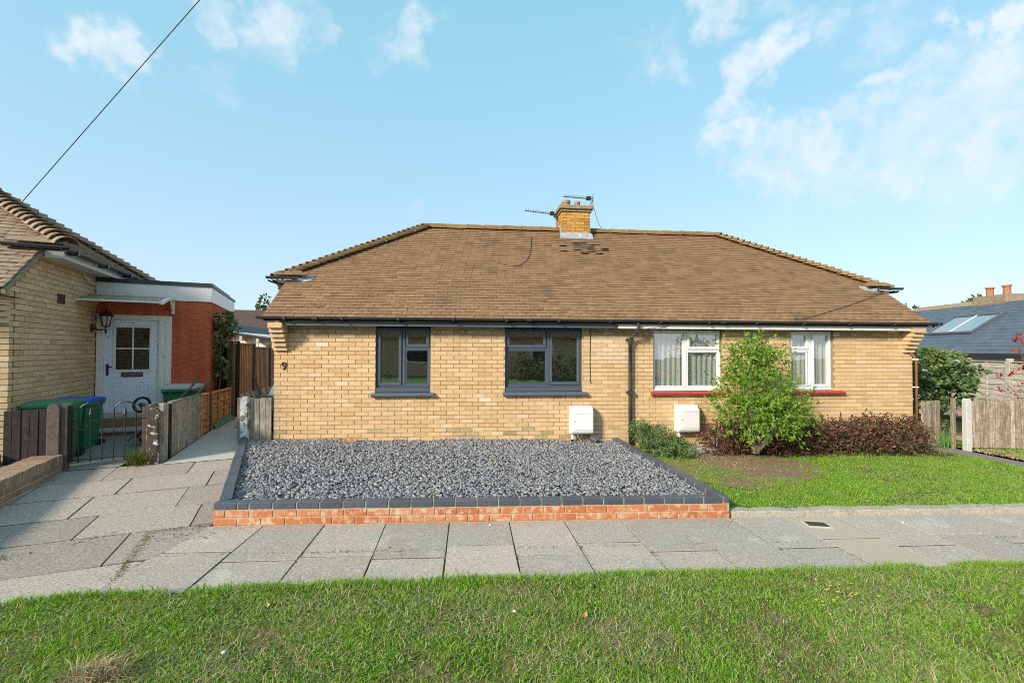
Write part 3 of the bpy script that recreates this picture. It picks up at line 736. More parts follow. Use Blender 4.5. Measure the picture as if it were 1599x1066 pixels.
GA = .1015; TW = .166
def tile_mesh(key, w, mat):
    kk = ('tile', round(w, 2), mat.name, key)
    if kk not in CACHE:
        mb_ = MB(); w = round(w, 2); L_, t = .145, .015
        # local: x across, y up the slope, z off the slope; the lower end rides on the course below
        c = .006 if key else 0
        vs = [(0, 0, .012-.0), (w, 0, .012), (w, L_, -.004), (0, L_, -.004), (0, 0, .012+t), (w*.5, -.0, .012+t+c), (w, 0, .012+t), (w, L_, -.004+t), (w*.5, L_, -.004+t+c), (0, L_, -.004+t)]
        mb_.add(vs, [(3, 2, 1, 0), (4, 5, 8, 9), (5, 6, 7, 8), (0, 1, 6, 5, 4), (1, 2, 7, 6), (2, 3, 9, 8, 7), (3, 0, 4, 9)])
        CACHE[kk] = mb_.mesh('tile', mat)
    return CACHE[kk]
def tile_verts(o, ex, ey, ez, w, lift=0, tw=0):
    L_, t = .145, .015
    pts = [(0, 0, .012+lift), (w, 0, .012+lift+tw), (w, L_, -.004+tw*.5), (0, L_, -.004), (0, 0, .012+t+lift), (w, 0, .012+t+lift+tw), (w, L_, -.004+t), (0, L_, -.004+t)]
    return [o+ex*a+ey*b+ez*c for a, b, c in pts]
# displaced, gappy patch below the chimney and a few slipped tiles
def disturbed(x, y):
    d = math.hypot((x-2.62)/.62, (y-10.28)/.30)
    return d
slipped = [(3.75, 9.12)]
EXF, EYF, EZF = Vector((1, 0, 0)), Vector((0, CP, SPn)), Vector((0, -SPn, CP))
rest = MB(); n_t = 0; row = 0
SL = (RY-EY)/CP
while row*GA < SL-.02:
    d = row*GA; y = EY+d*CP-.01; z = EZ+P_*(y-EY)
    if y < HY-.02: a, b = VX0, VX1
    else:
        t = (y-HY)/(RY-HY); a = SX0+(RX0-SX0)*t+.03; b = SX1+(RX1-SX1)*t-.03
        if y < HY+.12: a = max(a, VX0); b = min(b, VX1)
    x = a - (TW/2 if row % 2 else 0)
    first = True
    while x < b:
        p, q = max(x, a), min(x+TW-.004, b)
        x += TW
        if q-p < .03: continue
        jx = random.uniform(-.002, .002); lift = abs(random.gauss(0, .002)); yo = random.gauss(0, .0018)
        mi = 0; tws = 0; dd = disturbed((p+q)/2, y)
        if dd < 1 and random.random() < 1.0*(1-dd*.45): lift += random.uniform(.006, .030); mi = random.choice((0, 0, 0, 1)); tws = random.uniform(-.02, .02)
        for sx, sy in slipped:
            if abs((p+q)/2-sx) < .12 and abs(y-sy) < .06: lift += .012; mi = random.choice((0, 1))
        o = Vector((p+jx, y, z))+EYF*yo
        if row < 4 and n_t < 300 and mi == 0:
            ob = put('tile', tile_mesh(row % 2, q-p, M['tile']), roof_o, o+EZF*lift); ob.rotation_euler = (math.atan(P_), random.gauss(0, .006), random.gauss(0, .004)); n_t += 1
        else:
            rest.hexa(tile_verts(o, EXF, EYF, EZF, q-p, lift, random.gauss(0, .002)+tws), mi)
    row += 1
# side slopes
for side in (-1, 1):
    sx = SX0 if side < 0 else SX1; rx = RX0 if side < 0 else RX1
    pl = (RZ-HZ)/abs(rx-sx); an = math.atan(pl); ex = Vector((0, -side*-1, 0)) if side < 0 else Vector((0, 1, 0))
    ex = Vector((0, 1, 0)); ey = Vector((-side*math.cos(an), 0, math.sin(an))); ez = Vector((side*math.sin(an), 0, math.cos(an)))
    if side < 0: ex = Vector((0, -1, 0))
    r_ = 0; LL = abs(rx-sx)/math.cos(an)
    while r_*GA < LL-.03:
        t = r_*GA/LL; ya, yb = HY+(RY-HY)*t+.02, BYE-(BYE-RY)*t-.02
        y = ya-(TW/2 if r_ % 2 else 0)
        while y < yb:
            p, q = max(y, ya), min(y+TW-.004, yb); y += TW
            if q-p < .03: continue
            o = Vector((sx+(rx-sx)*t, p if side > 0 else q, HZ+(RZ-HZ)*t))
            rest.hexa(tile_verts(o, ex, ey, ez, q-p, abs(random.gauss(0, .002)), 0))
        r_ += 1
o = rest.build('tiling', [M['tile'], M['tile_dark']], roof_o); tag(o, kind='stuff')

# bonnet hip tiles: short arched pieces lapped up each hip
def bonnet_mesh(mat, ang, name='bonnet_tile', L_=.20, r0=.135, r1=.10, lift=.035):
    mb_ = MB(); n = 8; t = .014; vs = []
    for (y, r, zoff) in ((0, r0, lift), (L_, r1, -.01)):
        for rr in (r, r-t):
            for i in range(n+1):
                a = -ang+2*ang*i/n
                vs.append((rr*1.05*math.sin(a), y, zoff+rr*math.cos(a)-r*.62))
    k = n+1; fs = []
    for i in range(n):
        fs.append((i, i+1, 2*k+i+1, 2*k+i)); fs.append((k+i+1, k+i, 3*k+i, 3*k+i+1))
        fs.append((i+1, i, k+i, k+i+1)); fs.append((2*k+i, 2*k+i+1, 3*k+i+1, 3*k+i))
    fs.append((0, 2*k, 3*k, k)); fs.append((n, k+n, 3*k+n, 2*k+n))
    mb_.add(vs, fs); return mb_.mesh(name, mat)
def hip_run(parent, A, B, mesh, n, off):
    A, B = Vector(A), Vector(B); d = (B-A).normalized(); x = d.cross(Vector((0, 0, 1))).normalized(); z = x.cross(d)
    Rm = Matrix((x, d, z)).transposed(); L_ = (B-A).length
    for i in range(n):
        p = A+(B-A)*(i/n)+z*off
        ob = put('bonnet_tile', mesh, parent, p)
        ob.rotation_euler = (Rm @ Matrix.Rotation(random.gauss(0, .035), 3, 'Y') @ Matrix.Rotation(random.gauss(0, .02), 3, 'X')).to_euler()
BON = bonnet_mesh(M['tile_ridge'], R(78))
hip_run(roof_o, (SX0-.02, HY-.02, HZ+.02), (RX0-.06, RY-.05, RZ+.01), BON, 27, .03)
hip_run(roof_o, (SX1+.02, HY-.02, HZ+.02), (RX1+.06, RY-.05, RZ+.01), BON, 27, .03)
hip_run(roof_o, (SX0-.02, BYE+.02, HZ+.02), (RX0-.06, RY+.05, RZ+.01), BON, 27, .03)
hip_run(roof_o, (SX1+.02, BYE+.02, HZ+.02), (RX1+.06, RY+.05, RZ+.01), BON, 27, .03)
rm = bonnet_mesh(M['tile_ridge'], R(88), 'ridge_tile', .45, .125, .125, 0)
rl = RX1-RX0+.1; nr = 16
for i in range(nr):
    ob = put('ridge_tile', rm, roof_o, (RX0-.05+rl*i/nr, RY, RZ+.055+random.uniform(-.004, .006))); ob.rotation_euler = (0, random.gauss(0, .008), -PI/2+random.gauss(0, .006)); ob.scale = (1, rl/nr/.45*.985, 1)

# small overhanging eaves at the feet of the hips, above the low front slope
for side in (-1, 1):
    sx = SX0 if side < 0 else SX1; inn = sx-side*.60
    xa, xb = min(sx, inn), max(sx, inn)
    if side < 0: xb += .0
    mb_ = MB(); xw = xa+.04
    rowsn = 3
    for r_ in range(rowsn):
        dy = r_*.1*CP; shrink = r_*.11
        x0_ = xa+(shrink if side < 0 else -0.0)+(.0 if side < 0 else r_*.16); x1_ = xb-(shrink if side > 0 else r_*.16)
        x = x0_-(TW/2 if r_ % 2 else 0)
        while x < x1_:
            p, q = max(x, x0_), min(x+TW-.004, x1_); x += TW
            if q-p < .03: continue
            o = Vector((p, HY-.085+dy, HZ+.075+dy*P_*.6))
            mb_.hexa(tile_verts(o, EXF, EYF, EZF, q-p, 0, 0))
    mb_.build('sprocket_tile', M['tile'], roof_o)
    fb = MB(); fb.box(xa+(.06 if side < 0 else .25), xb-(.30 if side < 0 else .06), HY-.03, HY+.06, HZ-.05, HZ+.072)
    fb.build('sprocket_board', M['white_dirty'] if side > 0 else M['lead'], roof_o)
    ld = MB(); fx = inn+side*.02
    ld.add([(fx-side*.10, HY+.06, HZ+.085), (fx+side*.26, HY-.10, HZ-.035), (fx+side*.24, HY-.04, HZ+.05), (fx-side*.06, HY+.11, HZ+.12), (fx+side*.02, HY-.11, HZ-.04), (fx-side*.13, HY-.02, HZ+.028)], [(0, 3, 2, 1), (0, 1, 4, 5)])
    ld.build('flashing', M['lead'], roof_o)

# gutters, fascia boards, downpipe
def gutter_mb(x0, x1, y, z, r=.058):
    g = MB(); n = 8; prof = []
    for i in range(n+1): a = PI+PI*i/n; prof.append((y+r*math.cos(a), z+r*math.sin(a)))
    for i in range(n, -1, -1): a = PI+PI*i/n; prof.append((y+(r-.006)*math.cos(a), z+(r-.006)*math.sin(a)))
    g.extr(prof, 'x', x0, x1); return g
go = hbuild(gutter_mb(-3.43, 9.08, 7.868, 2.345, .048), 'gutter', M['gutter'])
for x in np.arange(-3.0, 9.0, .92):
    br = MB(); br.extr([(7.813, 2.347), (7.813, 2.302), (7.868, 2.290), (7.92, 2.302), (7.93, 2.31), (7.93, 2.255), (7.91, 2.28), (7.868, 2.280), (7.805, 2.294), (7.805, 2.347)], 'x', x, x+.035)
    br.build('gutter_bracket', M['gutter'], go)
for x in (-2.55, 1.05, 4.6):
    un = MB(); un.extr([(7.810, 2.35), (7.810, 2.305), (7.868, 2.286), (7.922, 2.305), (7.922, 2.33), (7.868, 2.290), (7.817, 2.33)], 'x', x, x+.09)
    un.build('gutter_union', M['gutter'], go)
for side, xa, xb in ((-1, SX0-.10, VX0+.24), (1, SX1-.42, SX1+.13)):
    g = hbuild(gutter_mb(xa, xb, HY-.14, HZ+.05, .045), 'gutter', M['gutter'])
for sx in (SX0-.05, SX1+.05):
    g = MB(); n = 8; r = .05
    prof = [(sx+r*math.cos(PI+PI*i/n), HZ+r*math.sin(PI+PI*i/n)) for i in range(n+1)]+[(sx+(r-.006)*math.cos(PI+PI*i/n), HZ+(r-.006)*math.sin(PI+PI*i/n)) for i in range(n, -1, -1)]
    g.extr(prof, 'y', HY-.1, BYE); hbuild(g, 'gutter', M['gutter'])
    f = MB(); f.box(sx-.02+(.07 if sx < 0 else -.07), sx+(.07 if sx < 0 else -.07), HY+.07, BYE, HZ-.16, HZ-.02); hbuild(f, 'fascia', M['white_dirty'])
f = MB(); f.box(FX0+.235, 1.17, 7.925, 7.945, 2.196, 2.31); f.box(1.18, 2.71, 7.925, 7.945, 2.196, 2.31); f.box(FX0+.235, 2.71, 7.945, FY-.002, 2.215, 2.23)
hbuild(f, 'fascia', M['anth'])
f = MB(); f.box(2.712, FX1-.235, 7.922, 7.945, 2.19, 2.31); f.box(2.712, FX1-.235, 7.945, FY-.002, 2.21, 2.23)
hbuild(f, 'fascia', M['white_dirty'])
dp = MB(); px = 3.04
dp.tube([(px+.03, 7.86, 2.30), (px+.03, 7.87, 2.19), (px-.03, 7.99, 2.06), (px-.05, 8.07, 2.0), (px-.05, 8.075, 1.2), (px-.045, 8.075, .02)], .034, 10)
dpo = hbuild(dp, 'downpipe', M['pipe'], smooth=True)
for z in (1.96, 1.0):
    c = MB(); c.box(px-.10, px+.0, 8.03, 8.11, z, z+.06); c.box(px-.11, px+.02, 8.10, 8.14, z+.01, z+.05)
    if z > 1: c.tube([(px-.05, 8.073, 1.90), (px-.05, 8.073, 2.0)], .045, 10)
    c.build('pipe_bracket', M['pipe'], dpo)
cp = MB(); cp.tube([(8.68, 8.12, 1.78), (8.74, 8.09, 1.70), (8.76, 8.07, 1.60), (8.765, 8.07, .0)], .022, 8); cpo = hbuild(cp, 'waste_pipe', M['copper'], smooth=True)
c = MB()
for z in (1.63, 1.09): c.box(8.70, 8.79, 8.045, 8.10, z, z+.022)
c.build('pipe_clip', M['white'], cpo)
# overflow vent cowl on the right-hand half
v = MB(); v.extr([(8.135, 1.95), (7.99, 1.97), (7.99, 2.0), (8.04, 2.045), (8.135, 2.06)], 'x', 5.27, 5.41); hbuild(v, 'vent_cowl', M['alu'])
# dark cable clipped down the brickwork beside the second window
c = MB(); c.tube([(2.26, 8.12, 2.18), (2.25, 8.125, 1.7), (2.255, 8.125, 1.25), (2.27, 8.12, 1.2)], .006, 5); c.tube([(2.26, 8.1, 2.17), (2.38, 8.06, 2.13), (2.5, 8.1, 2.15), (2.46, 8.12, 2.22)], .004, 5)
hbuild(c, 'wall_cable', M['black'])

# windows
def frame_ring(mb_, x0, x1, z0, z1, w, y0, y1, mi=0):
    mb_.box(x0, x1, y0, y1, z1-w, z1, mi); mb_.box(x0, x1, y0, y1, z0, z0+w, mi)
    mb_.box(x0, x0+w, y0, y1, z0+w, z1-w, mi); mb_.box(x1-w, x1, y0, y1, z0+w, z1-w, mi)
DZW = .155
def window(w, lights, fm, sm_, mull, curtains):
    x0, x1, z0, z1, s0, s1, sd = w
    lights = [(k_, a, b, c+DZW, d+DZW) for k_, a, b, c, d in lights]; mull = [(a, b, c+DZW, d+DZW) for a, b, c, d in mull]
    yf = FY+.055                                   # face of the outer frame, set back in the opening
    fr_ = MB(); frame_ring(fr_, x0, x1, z0, z1, .045, yf, yf+.07)
    for (a, b, c, d) in mull: fr_.box(a, b, yf+.002, yf+.068, c, d)
    wo_ = hbuild(fr_, 'window', fm)
    bevel_o(wo_, .006)
    for kind, a, b, c, d in lights:
        if kind == 'sash':
            s = MB(); frame_ring(s, a, b, c, d, .05, yf-.016, yf+.05); so_ = s.build('sash', fm, wo_); bevel_o(so_, .008)
            i = .048
        else:
            s = MB(); frame_ring(s, a, b, c, d, .018, yf+.01, yf+.05); so_ = s.build('glazing_bead', fm, wo_); i = .016
        gl_ = MB(); gl_.add([(a+i, yf+.028, c+i), (b-i, yf+.028, c+i), (b-i, yf+.028, d-i), (a+i, yf+.028, d-i)], [(0, 1, 2, 3)])
        gl_.build('pane', M['glass'], wo_)
    sl_ = MB(); zt = z0
    sl_.extr([(FY-.075, zt-sd), (FY-.085, zt-sd+.040), (FY-.06, zt-sd+.056), (FY+.055, zt-sd+.074), (FY+.055, zt-sd)], 'x', s0, s1)
    so_ = sl_.build('sill', sm_, wo_); bevel_o(so_, .006)
    s2 = MB(); s2.box(x0, x1, FY+.012, FY+.12, zt-sd+.078, zt-.002); s2.build('sill_upstand', fm, wo_)
    if curtains:
        for (a, b, mat, amp, nf, y, gap) in curtains:
            cu = MB(); n = nf*8; vs = []; g = np.random.default_rng(int(a*1000) % 997)
            ph = g.uniform(0, 6, 6)
            for i in range(n+1):
                t = i/n; x = a+(b-a)*t
                yy = y+amp*(math.sin(t*nf*2*PI+ph[0])+.5*math.sin(t*nf*3.7*PI+ph[1])+.35*math.sin(t*nf*1.3*PI+ph[2]))
                vs += [(x, yy, z0+.02), (x+.012*math.sin(ph[3]+t*9), yy*1.0+.01*math.sin(t*nf*2*PI+ph[4]), z1-.03)]
            cu.add(vs, [(2*i, 2*i+2, 2*i+3, 2*i+1) for i in range(n)])
            cu.build('curtain', M[mat], wo_, smooth=True)
    return wo_
def bevel_o(o, w):
    bevelled(o.data, w); return o
w = WIN[0]
window(w, [('sash', -1.535, -1.125, 1.012, 1.993), ('sash', -1.055, -.648, 1.685, 1.993), ('fixed', -1.06, -.660, 1.03, 1.645)], M['anth'], M['anth_sill'],
       [(-1.115, -1.065, 1.03, 1.975), (-1.065, -.665, 1.645, 1.69)], None)
w = WIN[1]
window(w, [('sash', .735, 1.452, 1.685, 1.993), ('fixed', .742, 1.455, 1.03, 1.645), ('sash', 1.515, 2.080, 1.012, 1.993)], M['anth'], M['anth_sill'],
       [(1.460, 1.510, 1.03, 1.975), (.745, 1.460, 1.645, 1.69)], None)
w = WIN[2]
window(w, [('fixed', 3.49, 4.07, .97, 1.975), ('sash', 4.135, 4.775, 1.665, 1.993), ('fixed', 4.14, 4.755, .97, 1.625)], M['white'], M['redsill'],
       [(4.075, 4.135, .97, 1.975), (4.135, 4.755, 1.625, 1.668)],
       [(3.47, 4.80, 'net', .014, 13, 8.285, 0), (3.46, 3.62, 'curtain', .016, 3, 8.33, 0), (4.66, 4.81, 'curtain', .016, 3, 8.33, 0)])
w = WIN[3]
window(w, [('sash', 6.205, 6.595, 1.675, 1.993), ('fixed', 6.225, 6.575, .97, 1.635), ('sash', 6.655, 7.045, .95, 1.993)], M['white'], M['redsill'],
       [(6.60, 6.65, .97, 1.975), (6.225, 6.60, 1.635, 1.675)],
       [(6.2, 7.06, 'net', .014, 9, 8.285, 0), (6.19, 6.30, 'curtain', .016, 2, 8.33, 0), (6.95, 7.06, 'curtain', .016, 2, 8.33, 0)])

# house number
fc = bpy.data.curves.new('nine', 'FONT'); fc.body = '9'; fc.size = .19; fc.extrude = .006; fc.align_x = 'CENTER'; fc.offset = .001
fo = bpy.data.objects.new('nine_tmp', fc); COL.objects.link(fo)
bpy.context.view_layer.update()
me = bpy.data.meshes.new_from_object(fo.evaluated_get(bpy.context.evaluated_depsgraph_get()))
COL.objects.unlink(fo); bpy.data.objects.remove(fo)
me.materials.clear(); me.materials.append(M['black'])
ob = put('house_number', me, house, Vector((-3.085, FY-.012, 1.45))+HO, (PI/2, 0, 0))

# chimney
CX0, CX1, CY0, CY1 = 2.305, 3.005, 10.83, 11.47
ch = MB(); ch.box(CX0+.006, CX1-.006, CY0+.006, CY1-.006, 4.3, 5.17); ch_o = hbuild(ch, 'chimney', M['mortar_chimney'])
zb = 4.56; k = 0
while zb < 5.13:
    h = .066
    for axis in (0, 1):
        ph = .0 if (k+axis) % 2 else .1125; L0, L1 = (CX0, CX1) if axis == 0 else (CY0+.1, CY1-.1)
        x = L0-ph
        while x < L1-.02:
            p, q = max(x, L0), min(x+.215-(.11 if random.random() < .12 else 0), L1)
            if q-p > .03:
                j = random.uniform(-.003, .003)
                if axis == 0:
                    put('brick', block('brick', q-p-.002, .1, h, M['brick_chimney']), ch_o, (p, CY0+j, zb))
                    put('brick', block('brick', q-p-.002, .1, h, M['brick_chimney']), ch_o, (p, CY1-.1+j, zb))
                else:
                    put('brick', block('brick', .1, q-p-.002, h, M['brick_chimney']), ch_o, (CX0+j, p, zb))
                    put('brick', block('brick', .1, q-p-.002, h, M['brick_chimney']), ch_o, (CX1-.1+j, p, zb))
            x = q+.01
    zb += .0755; k += 1
cap = MB(); cap.box(CX0-.035, CX1+.035, CY0-.035, CY1+.035, 5.165, 5.225); cap.box(CX0-.075, CX1+.075, CY0-.075, CY1+.075, 5.225, 5.315); cap.add([(CX0-.05, CY0-.05, 5.316), (CX1+.05, CY0-.05, 5.316), (CX1+.05, CY1+.05, 5.316), (CX0-.05, CY1+.05, 5.316), (CX0+.15, CY0+.15, 5.37), (CX1-.15, CY0+.15, 5.37), (CX1-.15, CY1-.15, 5.37), (CX0+.15, CY1-.15, 5.37)], [(0, 1, 5, 4), (1, 2, 6, 5), (2, 3, 7, 6), (3, 0, 4, 7), (4, 5, 6, 7)])
bevelled(cap.build('chimney_cap', M['flaunch'], ch_o).data, .008)
for x, r, h in ((2.47, .105, .20), (2.755, .07, .19)):
    p = MB(); p.lathe([(r*.92, 5.30), (r*.95, 5.30+h*.75), (r*1.08, 5.30+h*.78), (r*1.08, 5.32+h), (r*.85, 5.32+h), (r*.8, 5.33)], 18, (x, 11.13)); p.build('chimney_pot', M['pot'], ch_o, smooth=False)
fl = MB()
zf = lambda y: EZ+P_*(y-EY)
fl.box(CX0-.015, CX1+.015, CY0-.015, CY0+.02, zf(CY0)-.05, zf(CY0)+.13)
fl.add([(CX0-.04, CY0-.015, zf(CY0)+.12), (CX1+.04, CY0-.015, zf(CY0)+.12), (CX1+.06, CY0-.10, zf(CY0-.10)+.035), (CX0-.06, CY0-.10, zf(CY0-.10)+.035)], [(3, 2, 1, 0)])
fl.add([(CX0-.012, CY0-.016, zf(CY0)+.02), (CX0-.012, RY, RZ+.02), (CX0-.012, RY, RZ+.16), (CX0-.012, CY0-.016, zf(CY0)+.21)], [(0, 1, 2, 3)])
fl.add([(CX1+.012, CY0-.016, zf(CY0)+.02), (CX1+.012, RY, RZ+.02), (CX1+.012, RY, RZ+.16), (CX1+.012, CY0-.016, zf(CY0)+.21)], [(0, 3, 2, 1)])
fl.build('flashing', M['lead'], ch_o)

# television aerials strapped to the stack
def aerial(label, root, boom0, boom1, mast_pts):
    t = thing('television_aerial', label, 'aerial', root, group='television aerials on the chimney')
    o = Vector(root); mb_ = MB(); mb_.tube([Vector(p)-o for p in mast_pts], .016, 6); mb_.build('mast', M['aerial'], t)
    a, b = Vector(boom0)-o, Vector(boom1)-o; d = (b-a).normalized(); y = d.cross(Vector((0, 0, 1))).normalized()
    z = y.cross(d)
    bm_ = MB(); bm_.tube([a, b], .011, 6); bm_.build('boom', M['aerial'], t)
    n = 11
    el = MB()
    for i in range(n):
        p = a+(b-a)*(.18+.8*i/(n-1)); l = .13-.004*i
        el.tube([p-y*l+z*.02, p+y*l+z*.02], .005, 4); el.tube([p-z*.015, p+z*.045], .006, 4)
    el.build('element', M['aerial'], t)
    dpm = MB(); p = a+(b-a)*.14; dpm.box(p.x-.05, p.x+.05, p.y-.05, p.y+.05, p.z-.03, p.z+.05); dpm.build('dipole_box', M['black'], t)
    rf = MB(); p = a+(b-a)*.02
    for s in (-.09, -.03, .03, .09): rf.tube([p-y*.16+z*s, p+y*.16+z*s], .005, 4)
    rf.build('reflector', M['aerial'], t)
aerial('roof aerial on a bent mast standing clear of the chimney top', (3.02, 11.2, 4.9), (3.17, 11.2, 5.62), (2.42, 11.2, 5.66), [(3.02, 11.2, 4.95), (3.04, 11.2, 5.1), (3.09, 11.2, 5.42), (3.17, 11.2, 5.58), (3.17, 11.2, 5.66)])
aerial('lower roof aerial pointing away from the left flank of the chimney', (2.28, 11.3, 5.05), (2.26, 11.3, 5.23), (1.46, 11.3, 5.30), [(2.27, 11.3, 4.9), (2.25, 11.3, 5.24)])
t = MB(); t.tube([(3.16, 11.2, 5.55), (3.28, 11.22, 5.15), (3.42, 11.2, 4.82)], .006, 5); tag(t.build('aerial_cable', M['black']), 'thin black cable hanging from the bent aerial mast to the ridge', 'cable')
# slack cable lying in a loop on the tiles left of the chimney
pts = []
for i in range(17):
    s = i/16; x = 1.55-1.15*s; y = 10.75-1.35*math.sin(PI*min(1, s*1.05)*.62)+.55*max(0, s-.6)
    pts.append((x+.25*math.sin(s*3), y, EZ+P_*(y-EY)+.04))
t = MB(); t.tube(pts, .006, 5); tag(t.build('roof_cable', M['black']), 'slack black cable lying in a loop across the brown roof tiles', 'cable')

# ------------------------------------------------------------------ gravel bed with its low brick wall
TILT = math.atan(.018)
BX, BYY = -2.44, 4.73
gw = thing('low_garden_wall', 'new low red brick wall with blue brick coping round the gravel bed', 'wall', (BX, BYY, Hf(BX, BYY)), (0, TILT, 0))
LX = 5.31                                          # length of the front run
core = MB(); core.box(.005, LX-.005, .007, .10, -.05, .150); core.box(.004, LX-.004, .004, .098, .1505, .2205)
# two side runs, given as start and end of their outer face in the local frame
LEFT = (Vector((.0, .105, 0)), Vector((-1.335, 3.40, 0)))
RIGHT = (Vector((LX, .105, 0)), Vector((LX-.105, 3.39, 0)))
def run_T(a, b, side):
    d = (b-a).normalized(); n = Vector((d.y, -d.x, 0)) * (-1 if side > 0 else 1)   # n points to the bed
    return d, n, (b-a).length
gwc = core.build('wall_core', M['mortar_bed'], gw)
for s in (0, 1):
    z = .008+.0755*s; x = 0 if s else -.113+.113
    x = -.1125 if s else 0
    while x < LX-.01:
        p, q = max(x, 0), min(x+.215, LX)
        if q-p > .03: put('brick', block('brick', q-p, .10, .065, M['brick_red'], .005), gw, (p, random.uniform(-.002, .002), z))
        x += .2252
x = 0; first = True
lens = [.215, .10]+[.215]*40
for l in lens:
    if x > LX-.03: break
    l2 = min(l, LX-x); jz = random.uniform(-.0015, .0015)
    o = put('coping_brick', block('coping_brick', l2-.002, .108, .066, M['brick_blue'], .006), gw, (x, -.004+random.uniform(-.002, .002), .161+jz)); x += l+.008
for side, (a, b) in ((-1, LEFT), (1, RIGHT)):
    d = (b-a).normalized(); ang = math.atan2(d.y, d.x); L_ = (b-a).length
    inner = Vector((-d.y, d.x, 0)) if side > 0 else Vector((d.y, -d.x, 0))
    c = MB(); T = Matrix.Translation(a) @ Matrix.Rotation(ang, 4, 'Z')
    if side > 0: c.box(0, L_, .006, .10, -.05, .2225, T=T)
    else: c.box(0, L_, -.10, -.006, -.05, .2225, T=T)
    c.build('wall_core', M['mortar_bed'], gw)
    for s in (0, 1, 2):
        z = .008+.0755*s; x = -.1125 if s == 1 else 0
        if s == 2: z = .161
        nm, mt = ('coping_brick', M['brick_blue']) if s == 2 else ('brick', M['brick_red'])
        y0_ = (-.004 if s == 2 else 0) if side > 0 else -.10-(.004 if s == 2 else 0)
        while x < L_-.02:
            p, q = max(x, 0), min(x+.215, L_)
            if q-p > .03:
                ob = put(nm, block(nm, q-p-.002, .108 if s == 2 else .10, .066 if s == 2 else .065, mt, .005), gw, T @ Vector((p, y0_+random.uniform(-.002, .002), z)), (0, 0, ang))
            x += .2252
bedpoly = [(BX+.1, 4.83), (BX+LX-.1, 4.83), (2.68, 8.12), (-3.68, 8.12)]
def bed_z(x, y): return Hf(x, y)-(.045*(y-4.8)*float(sm((-2.2-x)/.5)) if y > 4.8 else 0)
def bedH(x, y):
    base = .03-.018*np.clip(x, -9, 13)
    return base+.165+.012*sm((y-5.0)/2.5)-.0*x
tag(sheet('gravel_bed', bedpoly, 0, M['gravel_base'], hf=lambda x, y: float(bedH(x, y))-.012), kind='structure')
def chips(name, poly, hf, dens, smin, smax, mat, seed, thick=.28, layers=2):
    g = np.random.default_rng(seed)
    x0, x1 = min(p[0] for p in poly), max(p[0] for p in poly); y0, y1 = min(p[1] for p in poly), max(p[1] for p in poly)
    n = int((x1-x0)*(y1-y0)*dens); x = g.uniform(x0, x1, n); y = g.uniform(y0, y1, n); k = in_poly(x, y, poly); x, y = x[k], y[k]; n = len(x)
    s = smin+(smax-smin)*g.random(n)**1.8
    bump = (vnoise(x, y, 1.7, seed)-.5)*.03+(vnoise(x, y, 6, seed+1)-.5)*.018
    z = hf(x, y)+bump+g.uniform(-.012, .016, n)
    K = 5; base = np.linspace(0, 2*PI, K, endpoint=False)
    an = base[None, :]+g.uniform(-.45, .45, (n, K)); rr = s[:, None]*.5*g.uniform(.6, 1.15, (n, K)); asp = g.uniform(.5, .9, n)
    px, py = rr*np.cos(an), rr*np.sin(an)*asp[:, None]; th = (s*thick*g.uniform(.5, 1.2, n))[:, None]
    top = np.stack([px*.86, py*.86, np.broadcast_to(th/2, px.shape)+g.uniform(-.12, .12, (n, K))*th], 2); bot = np.stack([px, py, np.broadcast_to(-th/2, px.shape)], 2)
    L = np.concatenate([top, bot], 1)
    az = g.uniform(0, 2*PI, n); ti = np.abs(g.normal(0, .33, n)); ta = g.uniform(0, 2*PI, n)
    ca_, sa_ = np.cos(az)[:, None], np.sin(az)[:, None]; X_, Y_, Z_ = L[..., 0]*ca_-L[..., 1]*sa_, L[..., 0]*sa_+L[..., 1]*ca_, L[..., 2]
    tx, ty = (np.cos(ta)*np.tan(ti))[:, None], (np.sin(ta)*np.tan(ti))[:, None]
    nz_ = 1/np.sqrt(1+tx*tx+ty*ty)
    Vv = np.stack([X_*(1-.3*ti[:, None])+x[:, None], Y_*(1-.3*ti[:, None])+y[:, None], Z_*nz_+(X_*tx+Y_*ty)*nz_+z[:, None]], 2).reshape(-1, 3)
    i = np.arange(n)[:, None]*2*K
    F = [i+np.arange(K)[None, :]]
    sides = np.concatenate([i+np.array([[K+j, K+(j+1) % K, (j+1) % K, j]]) for j in range(K)])
    o = put(name, np_mesh(name, Vv, [F[0], sides], [mat])); tag(o, kind='stuff'); return o
ch_ = chips('slate_gravel', bedpoly, bedH, 1900, .018, .066, M['slate_chip'], 5)
tag(ch_, 'loose blue grey slate chippings filling the walled bed', 'gravel')

# things lying on the gravel
o = MB(); o.box(-.1075, .1075, -.05, .05, 0, .065); me = bevelled(o.mesh('loose_brick', M['brick_red']), .006)
ob = put('loose_brick', me, None, (-1.93, 7.93, float(bedH(-1.93, 7.93))+.005), (.03, .02, R(8))); tag(ob, 'stray red brick lying on slate chippings against the buff wall', 'brick')
o = MB(); o.box(-.05, .05, -.07, .07, 0, .09); me = bevelled(o.mesh('loose_blue_brick', M['brick_blue']), .006)
ob = put('loose_blue_brick', me, None, (2.27, 7.9, float(bedH(2.27, 7.9))+.012), (.35, -.3, R(35))); tag(ob, 'half blue brick tipped on the gravel beside the meter box pipe', 'brick')

